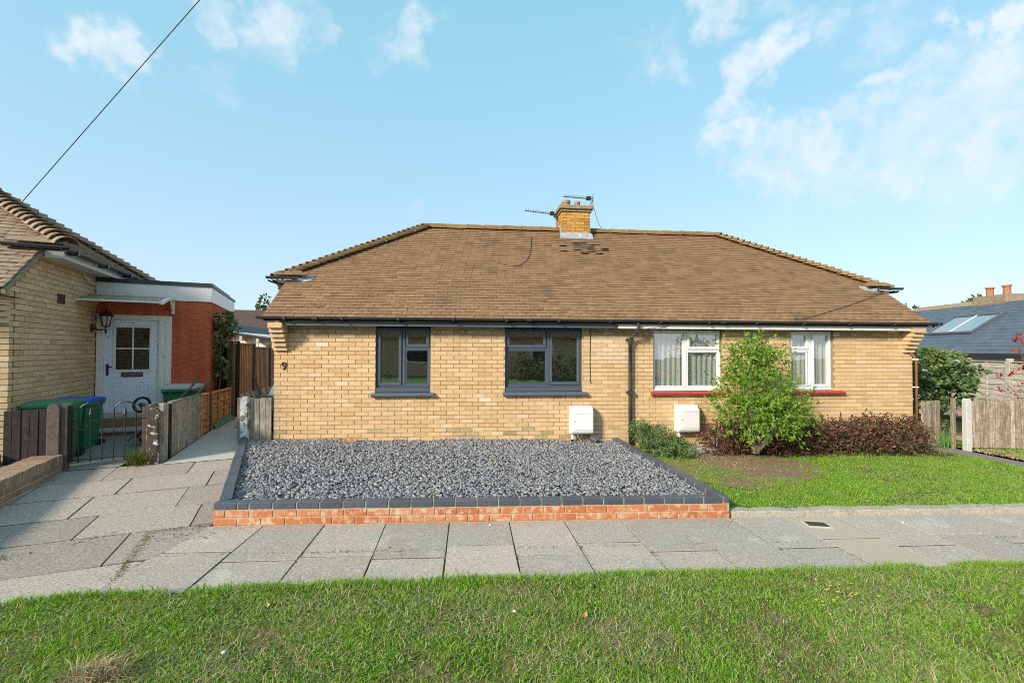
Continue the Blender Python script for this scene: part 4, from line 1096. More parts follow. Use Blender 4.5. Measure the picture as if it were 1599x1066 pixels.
# meter boxes
def meter_box(x0, x1, z0, z1, label, gx, pipe):
    t = thing('meter_box', label, 'meter box', ((x0+x1)/2, FY, z0), group='white meter boxes on the front wall')
    o = Vector(((x0+x1)/2, FY, z0)); w2 = (x1-x0)/2; h = z1-z0; d = .215
    b = MB(); b.extr([(-.0, .0), (-d+.03, .0), (-d, .035), (-d, h-.09), (-d+.05, h-.02), (-d+.09, h), (0, h)], 'x', -w2, w2)
    bo = bevelled(b.build('body', M['white'], t).data, .008)
    dr = MB(); dr.box(-w2+.035, w2-.012, -d-.008, -d+.004, .055, h-.105); do = dr.build('door', M['white'], t); bevelled(do.data, .004)
    fr = MB(); frame_ring(fr, -w2+.028, w2-.006, .048, h-.098, .006, -d-.003, -d+.002); fr.build('door_gap', M['lid_grey'], t)
    lk = MB(); lk.box(-w2+.055, -w2+.067, -d-.012, -d, h*.45, h*.45+.02); lk.build('lock', M['black'], do)
    lt = MB(); lt.box(-w2+.06, w2-.03, -d-.010, -d-.006, .075, .083); lt.box(-w2+.06, w2-.03, -d-.010, -d-.006, h-.125, h-.12); lt.build('rib', M['lid_grey'], do)
    p = MB(); p.tube([(-w2+.05, -.10, .01), (-w2+.05, -.10, -.16)], .026, 10); p.build('white_pipe', M['white'], t)
    p = MB(); p.tube([(-w2+.05, -.10, -.10), (-w2+.05, -.10, gx)], .031, 10); p.build('pipe_sleeve', M['black'], t)
    p = MB(); p.tube(pipe, .012, 6); p.build('conduit', M['copper'], t)
    return t
meter_box(1.86, 2.26, .31, .80, 'white meter box above slate gravel under the anthracite window', -.34, [(.14, -.06, .01), (.14, -.06, -.3)])
c = MB(); c.tube([(1.98, 7.98, .31), (1.99, 7.95, .25), (2.04, 7.93, .19), (2.01, 7.95, .17)], .004, 5); tag(c.build('yellow_wire', M['flower']), 'thin yellow wire curling below the meter box over gravel', 'wire')
meter_box(3.845, 4.24, .315, .805, 'white meter box above the concrete cover beside the green bush', -.33, [(.12, -.06, .01), (.12, -.07, -.03), (.30, -.06, -.035), (.32, -.02, -.035)])
cv = MB(); cv.prism([(3.93, 7.85), (4.43, 7.86), (4.55, 8.10), (3.98, 8.10)], lambda x, y: Hf(x, y)+.04, lambda x, y: Hf(x, y)+.115)
cvr = [(3.89, 7.58), (4.40, 7.59), (4.52, 8.06), (3.98, 8.06)]
cv = MB(); cv.prism(cvr, lambda x, y: Hf(x, y)+.03, lambda x, y: Hf(x, y)+.105); ob = cv.build('concrete_cover', M['concrete']); bevelled(ob.data, .01); tag(ob, 'square concrete inspection cover in the soil below the meter box', 'cover')
o = MB(); o.box(3.86, 3.98, 4.18, 4.33, 0, .012); 
sc = MB(); x0, y0 = 3.56, 4.42
dc = thing('stopcock_cover', 'small mossy square iron cover let into the buff paving slab', 'cover', (3.70, 4.50, Hf(3.7, 4.5)), (0, TILT, R(-12)))
b = MB(); frame_ring(b, -.12, .12, -.07, .07, .014, 0, .012); 
b2 = MB(); b2.box(-.12, .12, -.085, -.071, -.01, .013); b2.box(-.12, .12, .071, .085, -.01, .013); b2.box(-.12, -.106, -.071, .071, -.01, .013); b2.box(.106, .12, -.071, .071, -.01, .013); b2.build('rim', M['concrete'], dc)
b2 = MB(); b2.box(-.106, .106, -.071, .071, -.01, .007); b2.build('plate', M['joint'], dc)

# ------------------------------------------------------------------ neighbouring bungalow on the left, with its porch
nh = thing('neighbour_bungalow', 'sandy brick bungalow on the left with steep brown tiled hip above its flank', 'bungalow', nb(0, 0, .1), (0, 0, NB_ANG))
NO = Vector((0, 0, -.1))
def nbuild(mb, name, mats, parent=None, smooth=False, rootobj=None):
    o = mb.build(name, mats, parent or nh, smooth)
    if parent is None: o.location = NO
    return o
W_L = -7.0
w_ = MB(); w_.box(W_L, -.006, .006, .25, -.2, 2.62)
w_.extr([(.006, -.2), (2.62, -.2), (2.62, 3.30), (.66, 3.30), (.006, 2.66)], 'x', -.25, -.006)
w_.extr([(2.62, -.2), (4.3, -.2), (4.3, 3.30), (2.62, 3.30)], 'x', -.25, -.02)
nw = nbuild(w_, 'wall', M['mortar_dark'])
zs = [ -.0345+.075*k for k in range(0, 46)]
pieces = []
for k in range(0, 46):
    z = -.015+.075*k
    for face in (0, 1):
        ph = .0 if (k+face) % 2 else .1125
        L0, L1 = (-1.6, 0) if face == 0 else (.1, 2.62)
        if face == 1:
            top = z+.065
            if top > 3.22: continue
            if top > 2.60: L0 = max(.02, (top-2.62)/.76+.04)
        elif z > 2.55: continue
        if face == 1 and L0 < .11: L0 = .0 if False else .1
        x = math.floor(L0/.225)*.225-ph
        while x < L1:
            p, q = max(x+.005, L0), min(x+.22, L1); x += .225
            if q-p > .03: pieces.append((face, p, q, z))
vis = [t for t in pieces if t[0] == 1 and t[3] > .5 ] + [t for t in pieces if t[0] == 0 and t[1] > -.35]
vis.sort(key=lambda t: -t[3] if t[0] else -9)
cnt = 0; rest = MB(); vset = set()
for t in sorted(vis, key=lambda t: (t[2]-t[1] < .1, (t[1] if t[0] else 0))):
    if cnt >= 300: break
    f_, p, q, z = t; vset.add(t); m = M['brick_n']; j = random.uniform(-.002, .002)
    if f_ == 0: put('brick', block('brick', q-p, .09, .065, m), nw, (p, j, z))
    else: put('brick', block('brick', .09, q-p, .065, m), nw, (-.09+j, p, z))
    cnt += 1
for t in pieces:
    if t in vset: continue
    f_, p, q, z = t; j = random.uniform(-.002, .002)
    if f_ == 0: rest.box(p, q, j, .09, z, z+.065)
    else: rest.box(-.09, j, p, q, z, z+.065)
tag(rest.build('brickwork', [M['brick_n']], nw), kind='stuff')
v = MB(); frame_ring(v, -.0, .215, -.07, .07, .012, -.012, 0)
vb = MB()
for i in range(9): vb.box(-.012, .011, 1.212, 1.408, 2.49+i*.0165, 2.50+i*.0165)
vb.box(-.02, -.003, 1.205, 1.415, 2.485, 2.64); vb.box(-.02, .0045, 1.2125, 1.4075, 2.487, 2.638); vb.box(-.012, .013, 1.20, 1.212, 2.485, 2.64); vb.box(-.012, .013, 1.408, 1.42, 2.485, 2.64)
nbuild(vb, 'air_brick', M['vent'])
c = MB()
for k in range(6): c.box(-.222, 0, -(.06+.045*k), .0, 2.12+.075*k, 2.187+.075*k)
cb = nbuild(c, 'corbel', M['brick_n'])
# roof
NP = .76; nEY, nEZ = -.28, 2.535; nHY = .60; nHZ = 3.204; nBY = 4.8; nsx = .30; nrx = -2.02
nRY = (nHY+nBY)/2; nRZ = nHZ+NP*(nRY-nHY)
nan = math.atan(NP); NCP, NSP = math.cos(nan), math.sin(nan)
r_ = MB()
r_.add([(W_L, nEY, nEZ-.02), (.06, nEY, nEZ-.02), (.06, .66, nEZ+NP*(.66-nEY)-.02), (W_L, .66, nEZ+NP*(.66-nEY)-.02)], [(0, 1, 2, 3)])
hipz = nRZ
r_.add([(W_L, nHY, nHZ-.02), (nsx, nHY, nHZ-.02), (nrx, nRY, nRZ-.02), (W_L, nRY, nRZ-.02)], [(0, 1, 2, 3)])
r_.add([(nsx, nHY, nHZ-.02), (nsx, nBY, nHZ-.02), (nrx, nRY, nRZ-.02)], [(0, 1, 2)])
r_.add([(nsx, nBY, nHZ-.02), (W_L, nBY, nHZ-.02), (W_L, nRY, nRZ-.02), (nrx, nRY, nRZ-.02)], [(0, 1, 2, 3)])
r_.add([(W_L, nHY, nHZ-.06), (W_L, nBY, nHZ-.06), (nsx, nBY, nHZ-.06), (nsx, nHY, nHZ-.06)], [(0, 1, 2, 3)])
r_.add([(.055, nEY, nEZ-.02), (.055, .66, nEZ+NP*(.66-nEY)-.02), (.055, .66, nEZ+NP*(.66-nEY)-.10), (.055, nEY, nEZ-.08)], [(0, 1, 2, 3)])
r_.add([(W_L, nEY, nEZ-.08), (W_L, .1, nEZ-.08), (.055, .1, nEZ-.08), (.055, nEY, nEZ-.08)], [(0, 1, 2, 3)])
nr = nbuild(r_, 'roof', M['felt'])
pl = (nRZ-nHZ)/(nRY-nHY); an2 = math.atan(pl)
rest = MB(); nti = 0
def tile_plane(fx, xr0, xr1, rows_, place, ang, rotz, single):
    pass
def lay(o, ex, ey, ez, w, rot, single, par):
    global nti
    lf = abs(random.gauss(0, .003))
    if single and nti < 300:
        ob = put('tile', tile_mesh(nti % 2, w, M['tile_n']), par, o+ez*lf); ob.rotation_euler = rot; nti += 1
    else: rest.hexa(tile_verts(o, ex, ey, ez, w, lf, random.gauss(0, .003)))
# catslide front, then the front hip plane, then the flank plane
rr = 0
while rr*GA < .93/NCP:
    y = nEY+rr*GA*NCP; z = nEZ+NP*(y-nEY); x = .06-(TW/2 if rr % 2 else 0)-TW; first = True
    e1 = .06
    while x > -2.2:
        p, q = x, min(x+TW-.004, e1); x -= TW
        if rr % 2 and first: p2 = .06-TW/2+.004; lay(Vector((p2, y, z)), EXF, Vector((0, NCP, NSP)), Vector((0, -NSP, NCP)), TW/2-.004, (nan, 0, 0), p2 > -.9, nr)
        first = False
        lay(Vector((p, y, z)), EXF, Vector((0, NCP, NSP)), Vector((0, -NSP, NCP)), q-p, (nan, random.gauss(0, .008), 0), p > -.9, nr)
    rr += 1
cs, sn = math.cos(an2), math.sin(an2); LL = (nRY-nHY)/cs; rr = 0
while rr*GA < LL-.03:
    t = rr*GA/LL; y = nHY+(nRY-nHY)*t; z = nHZ+(nRZ-nHZ)*t; x1_ = nsx+(nrx-nsx)*t-.04; x = x1_-(TW/2 if rr % 2 else 0)-TW+.0
    if rr % 2: lay(Vector((x1_-TW/2+.004, y, z)), EXF, Vector((0, cs, sn)), Vector((0, -sn, cs)), TW/2-.004, (an2, 0, 0), True, nr)
    while x > max(-2.6, x1_-2.4):
        lay(Vector((x, y, z)), EXF, Vector((0, cs, sn)), Vector((0, -sn, cs)), TW-.004, (an2, random.gauss(0, .008), 0), x > -1.0, nr); x -= TW
    rr += 1
pl = (nRZ-nHZ)/(nsx-nrx); an3 = math.atan(pl); cs, sn = math.cos(an3), math.sin(an3); LL = (nsx-nrx)/cs; rr = 0
while rr*GA < LL-.03:
    t = rr*GA/LL; x = nsx+(nrx-nsx)*t; z = nHZ+(nRZ-nHZ)*t; ya, yb = nHY+(nRY-nHY)*t+.03, nBY+(nRY-nBY)*t-.03; y = ya-(TW/2 if rr % 2 else 0)
    while y < yb:
        p, q = max(y, ya), min(y+TW-.004, yb); y += TW
        if q-p < .03: continue
        lay(Vector((x, p, z+.01)), Vector((0, 1, 0)), Vector((-cs, 0, sn)), Vector((sn, 0, cs)), q-p, (0, 0, 0), False, nr)
    rr += 1
tag(rest.build('tiling', [M['tile_n']], nr), kind='stuff')
sp2 = MB()
for r_i in range(3):
    dy = r_i*.1*NCP; x1_ = nsx+.03-r_i*.09; x0_ = -.30+r_i*.16; x = x0_-(TW/2 if r_i % 2 else 0)
    while x < x1_:
        p, q = max(x, x0_), min(x+TW-.004, x1_); x += TW
        if q-p > .03: sp2.hexa(tile_verts(Vector((p, nHY-.075+dy, nHZ+.055+dy*NP*.6)), EXF, Vector((0, NCP, NSP)), Vector((0, -NSP, NCP)), q-p))
sp2.build('sprocket_tile', M['tile_n'], nr)
NBON = bonnet_mesh(M['tile_n'], R(80), L_=.21, r0=.15, r1=.11, lift=.045)
hip_run(nr, (nsx+.03, nHY-.03, nHZ+.06), (nrx, nRY, nRZ+.06), NBON, 26, .035)
hip_run(nr, (nsx+.03, nBY+.03, nHZ+.03), (nrx, nRY, nRZ+.03), NBON, 26, .03)
mv = MB(); mv.add([(.035, nEY, nEZ-.01), (.075, nEY, nEZ-.02), (.075, .70, nEZ+NP*(.70-nEY)-.02), (.035, .70, nEZ+NP*(.70-nEY)-.01), (.035, nEY, nEZ-.09), (.075, nEY, nEZ-.075), (.075, .70, nEZ+NP*(.70-nEY)-.085), (.035, .70, nEZ+NP*(.70-nEY)-.09)], [(0, 1, 2, 3), (1, 5, 6, 2), (7, 6, 5, 4), (0, 4, 5, 1), (2, 6, 7, 3)])
nbuild(mv, 'verge_mortar', M['flaunch'])
g = gutter_mb(-3.5, .07, nEY-.04, nEZ-.03); nbuild(g, 'gutter', M['gutter'])
g = gutter_mb(-.30, .42, nHY-.13, nHZ+.03, .052); nbuild(g, 'gutter', M['gutter'])
g = MB(); n = 8; r = .052; gx_ = nsx+.07
prof = [(gx_+r*math.cos(PI+PI*i/n), nHZ+r*math.sin(PI+PI*i/n)) for i in range(n+1)]+[(gx_+(r-.006)*math.cos(PI+PI*i/n), nHZ+(r-.006)*math.sin(PI+PI*i/n)) for i in range(n, -1, -1)]
g.extr(prof, 'y', nHY-.18, nBY); sg = nbuild(g, 'gutter', M['gutter'])
g = MB()
for y in (.65, 1.75, 2.85, 3.8): g.box(gx_-.06, gx_+.06, y, y+.06, nHZ-.064, nHZ+.008)
g.build('gutter_union', M['black'], sg)
f = MB(); f.box(nsx-.03, nsx-.005, nHY+.02, nBY, nHZ-.125, nHZ-.015); f.box(-.0, nsx-.03, nHY+.02, nBY, nHZ-.12, nHZ-.105); f.box(.085, nsx-.005, nHY-.005, nHY+.019, nHZ-.12, nHZ-.02); nbuild(f, 'fascia', M['white_dirty'])
c = MB(); c.tube([(.02, 2.0, 3.06), (.06, 2.1, 2.97), (.05, 2.3, 2.92), (.02, 2.55, 2.93), (.02, 2.58, 2.6)], .012, 5); nbuild(c, 'wall_cable', M['white_dirty'])

# porch: flat-roofed red rendered extension
po = thing('porch_extension', 'flat roofed brick red rendered porch with white fascia and pale blue door', 'porch', nb(.9, 2.62, .15), (0, 0, NB_ANG))
PO = Vector((-.9, -2.62, -.15))
def pbuild(mb, name, mats, parent=None):
    o = mb.build(name, mats, parent or po)
    if parent is None: o.location = PO
    return o
PX1, PY0, PY1 = 1.73, 2.62, 5.68
w_ = MB(); w_.box(.0, .01, PY0, PY0+.2, -.1, 2.72); w_.box(1.12, PX1, PY0, PY0+.2, -.1, 2.72); w_.box(.01, 1.12, PY0, PY0+.2, 2.42, 2.72); w_.box(.01, 1.12, PY0, PY0+.2, -.1, .60)
w_.box(PX1-.2, PX1, PY0+.2, PY1, -.1, 2.72); w_.box(0, PX1-.2, PY1-.2, PY1, -.1, 2.72)
pbuild(w_, 'wall', M['render_red'])
f = MB(); f.box(.0, PX1+.025, PY0-.03, PY0-.004, 2.715, 3.0); f.box(PX1+.001, PX1+.026, PY0-.003, PY1, 2.715, 3.0); pbuild(f, 'fascia', M['white'])
f = MB(); f.box(-.02, PX1+.045, PY0-.05, PY1+.02, 3.003, 3.05); f.box(-.02, PX1+.04, PY0-.045, PY1-.9, 3.05, 3.075); pbuild(f, 'flat_roof', M['gutter'])
f = MB(); f.box(.01, .115, PY0-.025, PY0+.08, .60, 2.42); f.box(.91, 1.12, PY0-.025, PY0+.08, .60, 2.42); f.box(.115, .91, PY0-.025, PY0+.08, 2.325, 2.42)
f.box(.93, .985, PY0-.04, PY0-.025, .62, 2.36); f.box(1.03, 1.05, PY0-.033, PY0-.025, .62, 2.36)
fr_ = pbuild(f, 'door_frame', M['white']); bevelled(fr_.data, .005)
d = MB(); yd_ = PY0+.0
gx0, gx1, gz0, gz1 = .27, .80, 1.40, 2.205
d.box(.118, gx0, yd_, yd_+.045, .625, 2.322); d.box(gx1, .907, yd_, yd_+.045, .625, 2.322); d.box(gx0, gx1, yd_, yd_+.045, .625, gz0); d.box(gx0, gx1, yd_, yd_+.045, gz1, 2.322)
do = pbuild(d, 'door', M['door'])
b = MB(); frame_ring(b, gx0-.02, gx1+.02, gz0-.02, gz1+.02, .038, yd_-.014, yd_+.01); b.box((gx0+gx1)/2-.012, (gx0+gx1)/2+.012, yd_-.008, yd_+.01, gz0, gz1); b.box(gx0, gx1, yd_-.0075, yd_+.01, (gz0+gz1)/2-.012, (gz0+gz1)/2+.012); bevelled(b.build('glazing_bar', M['white'], do).data, .004)
cx_, cz_ = (gx0+gx1)/2, (gz0+gz1)/2
for a, b_ in ((gx0, cx_), (cx_, gx1)):
    for c_, e_ in ((gz0, cz_), (cz_, gz1)):
        g = MB(); g.add([(a+.013, yd_+.02, c_+.013), (b_-.013, yd_+.02, c_+.013), (b_-.013, yd_+.02, e_-.013), (a+.013, yd_+.02, e_-.013)], [(0, 1, 2, 3)]); g.build('pane', M['glass_door'], do)
for a, b_ in ((.225, .435), (.60, .80)):
    p = MB(); frame_ring(p, a, b_, .76, 1.20, .022, yd_-.008, yd_+.002); p.box(a+.04, b_-.04, yd_-.007, yd_+.002, .80, 1.16); bevelled(p.build('panel', M['door'], do).data, .006)
l = MB(); frame_ring(l, .375, .69, 1.285, 1.365, .016, yd_-.016, yd_+.002); l.build('letterbox_frame', M['black'], do)
l = MB(); l.box(.392, .673, yd_-.013, yd_+.001, 1.302, 1.348); l.build('letterbox_flap', M['alu'], do)
h = MB(); h.box(.155, .19, yd_-.015, yd_, 1.32, 1.52); h.tube([(.172, yd_-.01, 1.47), (.172, yd_-.05, 1.475), (.25, yd_-.05, 1.47)], .011, 6); h.build('handle', M['black'], do)
h = MB(); h.box(.52, .535, yd_-.006, yd_, 2.265, 2.28); h.box(.175, .187, yd_-.006, yd_, 2.0, 2.012); h.build('spy_hole', M['black'], do)
h = MB(); h.box(.99, 1.03, yd_-.055, yd_-.026, 1.66, 1.74); pbuild(h, 'doorbell', M['white'])
h = MB(); h.box(.0, PX1-.2, PY0+1.2, PY0+1.25, .1, 2.7); pbuild(h, 'interior_wall', M['plaster'])
st = MB(); st.box(.0, 1.10, PY0-.30, PY0-.002, .565, .615); st.box(-.02, 1.18, PY0-.62, PY0-.30, .365, .41); bevelled(pbuild(st, 'step_tread', M['concrete']).data, .006)
st = MB(); st.box(.02, 1.08, PY0-.275, PY0-.002, .2, .565); st.box(0, 1.16, PY0-.595, PY0-.276, .1, .365); pbuild(st, 'step_riser', M['brick_brown'])
h = MB(); h.box(.10, .93, PY0-.06, PY0-.003, .615, .645); pbuild(h, 'threshold', M['lid_grey'])

cn = thing('door_canopy', 'curved clear plastic door canopy with white brackets over the pale blue door', 'canopy', nb(.5, 2.59, 2.7), (0, 0, NB_ANG))
def canopy_y(t): return (-.03-.78*t, .16*math.cos(t*1.5)-.11)
b = MB(); n = 10; vs = []
for i in range(n+1):
    y, z = canopy_y(i/n); vs += [(-.62, y, z), (.66, y, z), (.66, y, z+.006), (-.62, y, z+.006)]
fs = []
for i in range(n):
    for k in range(4): fs.append((i*4+k, i*4+(k+1) % 4, (i+1)*4+(k+1) % 4, (i+1)*4+k))
b.add(vs, fs+[(3, 2, 1, 0), (n*4, n*4+1, n*4+2, n*4+3)]); b.build('sheet', M['poly'], cn)
for x in (-.64, .62):
    k_ = MB(); pts_t = [(canopy_y(i/n)) for i in range(n+1)]
    prof = [(y, z+.012) for y, z in pts_t]+[(y, z-.035) for y, z in reversed(pts_t)]
    for i in range(n):
        (y0, z0), (y1, z1) = pts_t[i], pts_t[i+1]
        k_.hexa([(x, y0, z0-.035), (x+.06, y0, z0-.035), (x+.06, y1, z1-.035), (x, y1, z1-.035), (x, y0, z0+.012), (x+.06, y0, z0+.012), (x+.06, y1, z1+.012), (x, y1, z1+.012)])
    k_.box(x, x+.05, -.04, .0, -.24, .07); k_.tube([(x+.025, -.03, -.20), (x+.025, -.12, -.12), (x+.025, -.22, .0)], .018, 6)
    k_.build('bracket', M['white'], cn)
b = MB(); y, z = canopy_y(1); b.box(-.62, .66, y-.012, y+.012, z-.012, z+.016); b.build('front_trim', M['white'], cn)
b = MB(); b.box(-.62, .66, -.034, -.012, .045, .066); b.build('wall_trim', M['black'], cn)

ln = thing('wall_lantern', 'black coach lantern on a bracket at the brick corner by the door', 'lantern', nb(0, 2.42, 2.16), (0, 0, NB_ANG))
b = MB(); b.lathe([(.05, -.02), (.07, .0), (.05, .02)], 14); me = b.mesh('back_plate', M['black'])
put('back_plate', me, ln, (.012, 0, .0), (0, PI/2, 0))
b = MB(); b.tube([(.01, 0, 0), (.10, -.0, -.03), (.20, 0, -.02), (.20, 0, .03)], .013, 8); b.tube([(.20, 0, -.09), (.20, 0, -.02)], .012, 6, r1=.02); b.build('arm', M['black'], ln)
b = MB(); n = 6
for i in range(n):
    a = 2*PI*i/n; b.tube([(.2+.05*math.cos(a), .05*math.sin(a), .03), (.2+.085*math.cos(a), .085*math.sin(a), .215)], .007, 4)
b.lathe([(.03, .02), (.058, .03), (.05, .042)], 6, (.2, 0)); b.lathe([(.115, .215), (.105, .235), (.05, .29), (.02, .31), (.012, .36), (.002, .38)], 6, (.2, 0)); b.build('cage', M['black'], ln)
b = MB(); b.lathe([(.042, .042), (.075, .214)], 6, (.2, 0)); b.build('glass', M['lamp_glass'], ln)

# ------------------------------------------------------------------ left side: low wall, gate, bins, fences
lw = thing('low_brown_wall', 'old low brown brick wall in front of the sandy bungalow', 'wall', nb(.40, .02, .2), (0, 0, NB_ANG))
# lies along -w from the gate post; local y = along depth
lz = lambda y: Hf(*nb(.57, y)[:2])-.2              # ground along the wall (local z)
core = MB(); 
core.hexa([(-.14, -4.6, -.5), (.165, -4.6, -.5), (.165, -.003, -.2), (-.14, -.003, -.2), (-.14, -4.6, .205), (.165, -4.6, .205), (.165, -.003, .205), (-.14, -.003, .205)])
core.build('wall_core', M['mortar_pale'], lw)
for k in range(-1, 3):
    z = -.10+.075*k; y = -.0-(.1125 if k % 2 else 0)
    y = 0
    first = True
    while y > -4.6:
        l = .1 if (first and k % 2) else .215; first = False
        put('brick', block('brick', .1, l-.002, .065, M['brick_brown'], .004), lw, (.070+random.uniform(-.003, .003), y-l, z)); y -= l+.011
    for x in (-.145, -.03): put('brick', block('brick', .105, .1, .065, M['brick_brown'], .004), lw, (x, -.098, z)) if k > -1 else None
y = 0
while y > -4.6:
    put('brick', block('brick', .315, .065, .105, M['brick_brown'], .004), lw, (-.145+random.uniform(-.004, .004), y-.065, .118+random.uniform(-.003, .003))); y -= .0755
lb = [nb(.27, .05)[:2], nb(.27, -4.2)[:2], nb(-4, -4.2)[:2], nb(-4, .0)[:2], nb(.0, .0)[:2]]
lb = [tuple(p) for p in lb][::-1]
if area(lb) < 0: lb = lb[::-1]
lbz = lambda x, y: np.full_like(np.asarray(x, float), .325)+.0*x
tag(sheet('plum_bed', lb, 0, M['gravel_base'], hf=lambda x, y: .315), kind='structure')
o = chips('plum_gravel', [tuple(nb(*p)[:2]) for p in ((.27, .04), (-2.2, .04), (-2.2, -2.4), (.27, -2.4))], lbz, 900, .05, .11, M['plum_chip'], 9); tag(o, 'purple grey slate pieces behind the low brown wall', 'gravel')
pb = MB(); pb.box(-.35, .0, -.12, -.02, -.0, .14); ob = pb.build('grey_kerb_block', M['brick_blue'], None, loc=nb(-.02, -.05, .33), rot=(0, 0, NB_ANG)); tag(ob, 'dark grey block at the foot of the sandy brick corner', 'block')

def post(name, label, loc, w, d, h, mat, rot=0, top='round', group=None):
    b = MB()
    if top == 'round':
        n = 7; prof = [(-w/2, -.25), (w/2, -.25)]+[(w/2*math.cos(PI*i/n), h-w/2+w/2*math.sin(PI*i/n)) for i in range(n+1)]
        b.extr(prof, 'y', -d/2, d/2)
    else: b.box(-w/2, w/2, -d/2, d/2, -.25, h)
    me = bevelled(b.mesh(name, mat), .006)
    o = put(name, me, None, loc, (0, 0, rot)); return tag(o, label, 'post', group)
dp_ = thing('dark_fence_panel', 'short black stained board panel between the sandy brick corner and gate post', 'fence panel', nb(.2, -.05, .3), (0, 0, NB_ANG))
for i in range(5):
    b = MB(); b.box(-.205+i*.083, -.205+i*.083+.079, -.02-.006*(i % 2), .0, -.02, .715+random.uniform(-.006, .006)); bevelled(b.build('board', M['wood_dark'], dp_).data, .004)
b = MB(); b.box(-.2, .2, .0, .03, .1, .17); b.box(-.2, .2, .0, .03, .55, .62); b.build('rail', M['wood_dark'], dp_)
post('gate_post', 'round topped brown concrete post beside the black board panel', nb(.475, -.05, .2), .125, .10, .88, M['post_conc'], NB_ANG)
b = MB(); b.box(-.035, .035, -.045, .045, -.1, .855); me = bevelled(b.mesh('timber_gate_post', M['wood_post']), .006)
tag(put('timber_gate_post', me, None, nb(.575, -.03, .2), (0, 0, NB_ANG)), 'slim dark timber hinge post behind the low brown wall end', 'post')
b = MB(); b.box(-.012, .012, -.03, .03, -.0, .74); tag(b.build('hinge_strap_post', M['iron'], None, loc=nb(.625, -.02, .3), rot=(0, 0, NB_ANG)), 'thin black steel stile bolted to the timber hinge post', 'post')

gt = thing('iron_gate', 'black wrought iron gate with hooped top and two spear finials', 'gate', nb(1.05, 0, .2), (0, 0, NB_ANG))
bars = [.70-1.05+.122*i for i in range(7)]
for i, x in enumerate(bars):
    b = MB(); b.tube([(x, 0, .08), (x, 0, .64)], .0075, 6); b.build('bar', M['iron'], gt)
b = MB(); b.box(-.42, .42, -.006, .006, .63, .642); b.build('rail', M['iron'], gt)
b = MB(); b.box(-.42, .42, -.006, .006, .115, .127); b.build('rail', M['iron'], gt)
for s in (-.415, .42):
    b = MB(); b.tube([(s, 0, .1), (s, 0, .66)], .010, 6); b.build('stile', M['iron'], gt)
for a, c_ in ((bars[0], bars[2]), (bars[3], bars[5])):
    r = (c_-a)/2; b = MB(); b.tube([(a, 0, .63), (a, 0, .75)]+[((a+c_)/2-r*math.cos(PI*i/12), 0, .75+r*math.sin(PI*i/12)) for i in range(1, 12)]+[(c_, 0, .75), (c_, 0, .63)], .008, 6); b.build('hoop', M['iron'], gt)
for x in (bars[1], bars[4]):
    b = MB(); b.tube([(x, 0, .63), (x, 0, .70)], .007, 6); b.lathe([(.004, .70), (.024, .715), (.020, .73), (.012, .77), (.001, .815)], 8, (x, 0)); b.tube([(x-.02, 0, .69), (x+.02, 0, .69)], .006, 5); b.build('finial', M['iron'], gt)
b = MB(); b.tube([(-.50, 0, .50), (-.42, 0, .52), (-.30, 0, .515)], .014, 6); b.tube([(-.42, -.0, .49), (-.42, 0, .55)], .018, 6); b.build('latch', M['iron'], gt)

def bin_(loc, rot, body, lid, label, group, lidcol2=None, scale=1.0):
    t = thing('wheelie_bin', label, 'wheelie bin', loc, (0, 0, rot), group); t.scale = (scale,)*3
    b = MB(); w0, w1, d0, d1, h = .20, .265, .23, .33, .93
    def ring(w, d, z): return [(-w, -d*1.0, z), (w, -d*1.0, z), (w, d, z), (-w, d, z)]
    vs = ring(w0, d0, .04)+ring(w0+.02, d0+.03, .35)+ring(w1-.012, d1-.015, h-.07)+ring(w1-.012, d1-.015, h-.065)+ring(w1+.012, d1+.012, h-.06)+ring(w1+.012, d1+.012, h)
    fs = [(3, 2, 1, 0)]
    for k in range(5):
        for i in range(4): fs.append((k*4+i, k*4+(i+1) % 4, (k+1)*4+(i+1) % 4, (k+1)*4+i))
    fs.append((20, 21, 22, 23)); b.add(vs, fs); bevelled(b.build('body', body, t).data, .012)
    l = MB(); n = 6; prof = []
    vs = []
    for (y, z) in ((-d1-.03, h+.0), (-d1-.03, h+.035), (-d1+.05, h+.065), (0, h+.085), (d1-.06, h+.06), (d1+.03, h+.03), (d1+.03, h)):
        vs += [(-w1-.02, y, z-.0), (-w1+.05, y, z+.012 if z > h+.02 else z), (w1-.05, y, z+.012 if z > h+.02 else z), (w1+.02, y, z)]
    fs = []
    for k in range(6):
        for i in range(3): fs.append((k*4+i, k*4+i+1, (k+1)*4+i+1, (k+1)*4+i))
    fs += [(0, 4, 8, 12, 16, 20, 24), (27, 23, 19, 15, 11, 7, 3), (24, 25, 26, 27, 3, 2, 1, 0)]
    l.add(vs, fs); bevelled(l.build('lid', lid, t).data, .006)
    hd = MB(); hd.tube([(-w1+.03, d1+.0, h-.03), (-w1+.03, d1+.09, h-.02), (w1-.03, d1+.09, h-.02), (w1-.03, d1, h-.03)], .016, 6)
    for x in (-.1, .1): hd.box(x-.012, x+.012, d1, d1+.08, h-.06, h-.01)
    hd.build('handle', body, t)
    for x in (-w0-.035, w0+.035):
        wmb = MB(); wmb.tube([(x-.03, d0+.05, .10), (x+.03, d0+.05, .10)], .10, 14); wmb.build('wheel', M['rubber'], t)
        wmb = MB(); wmb.tube([(x-.033, d0+.05, .10), (x+.033, d0+.05, .10)], .035, 10); wmb.build('hub', M['alu'], t)
    ax = MB(); ax.tube([(-w0-.03, d0+.05, .10), (w0+.03, d0+.05, .10)], .012, 6); ax.build('axle', M['iron'], t)
    return t
bin_(nb(.27, .50, .19), NB_ANG+R(4), M['bin_green'], M['bin_lid'], 'green wheelie bin with faded green lid against the sandy brick flank', 'wheelie bins of the sandy bungalow', scale=.88)
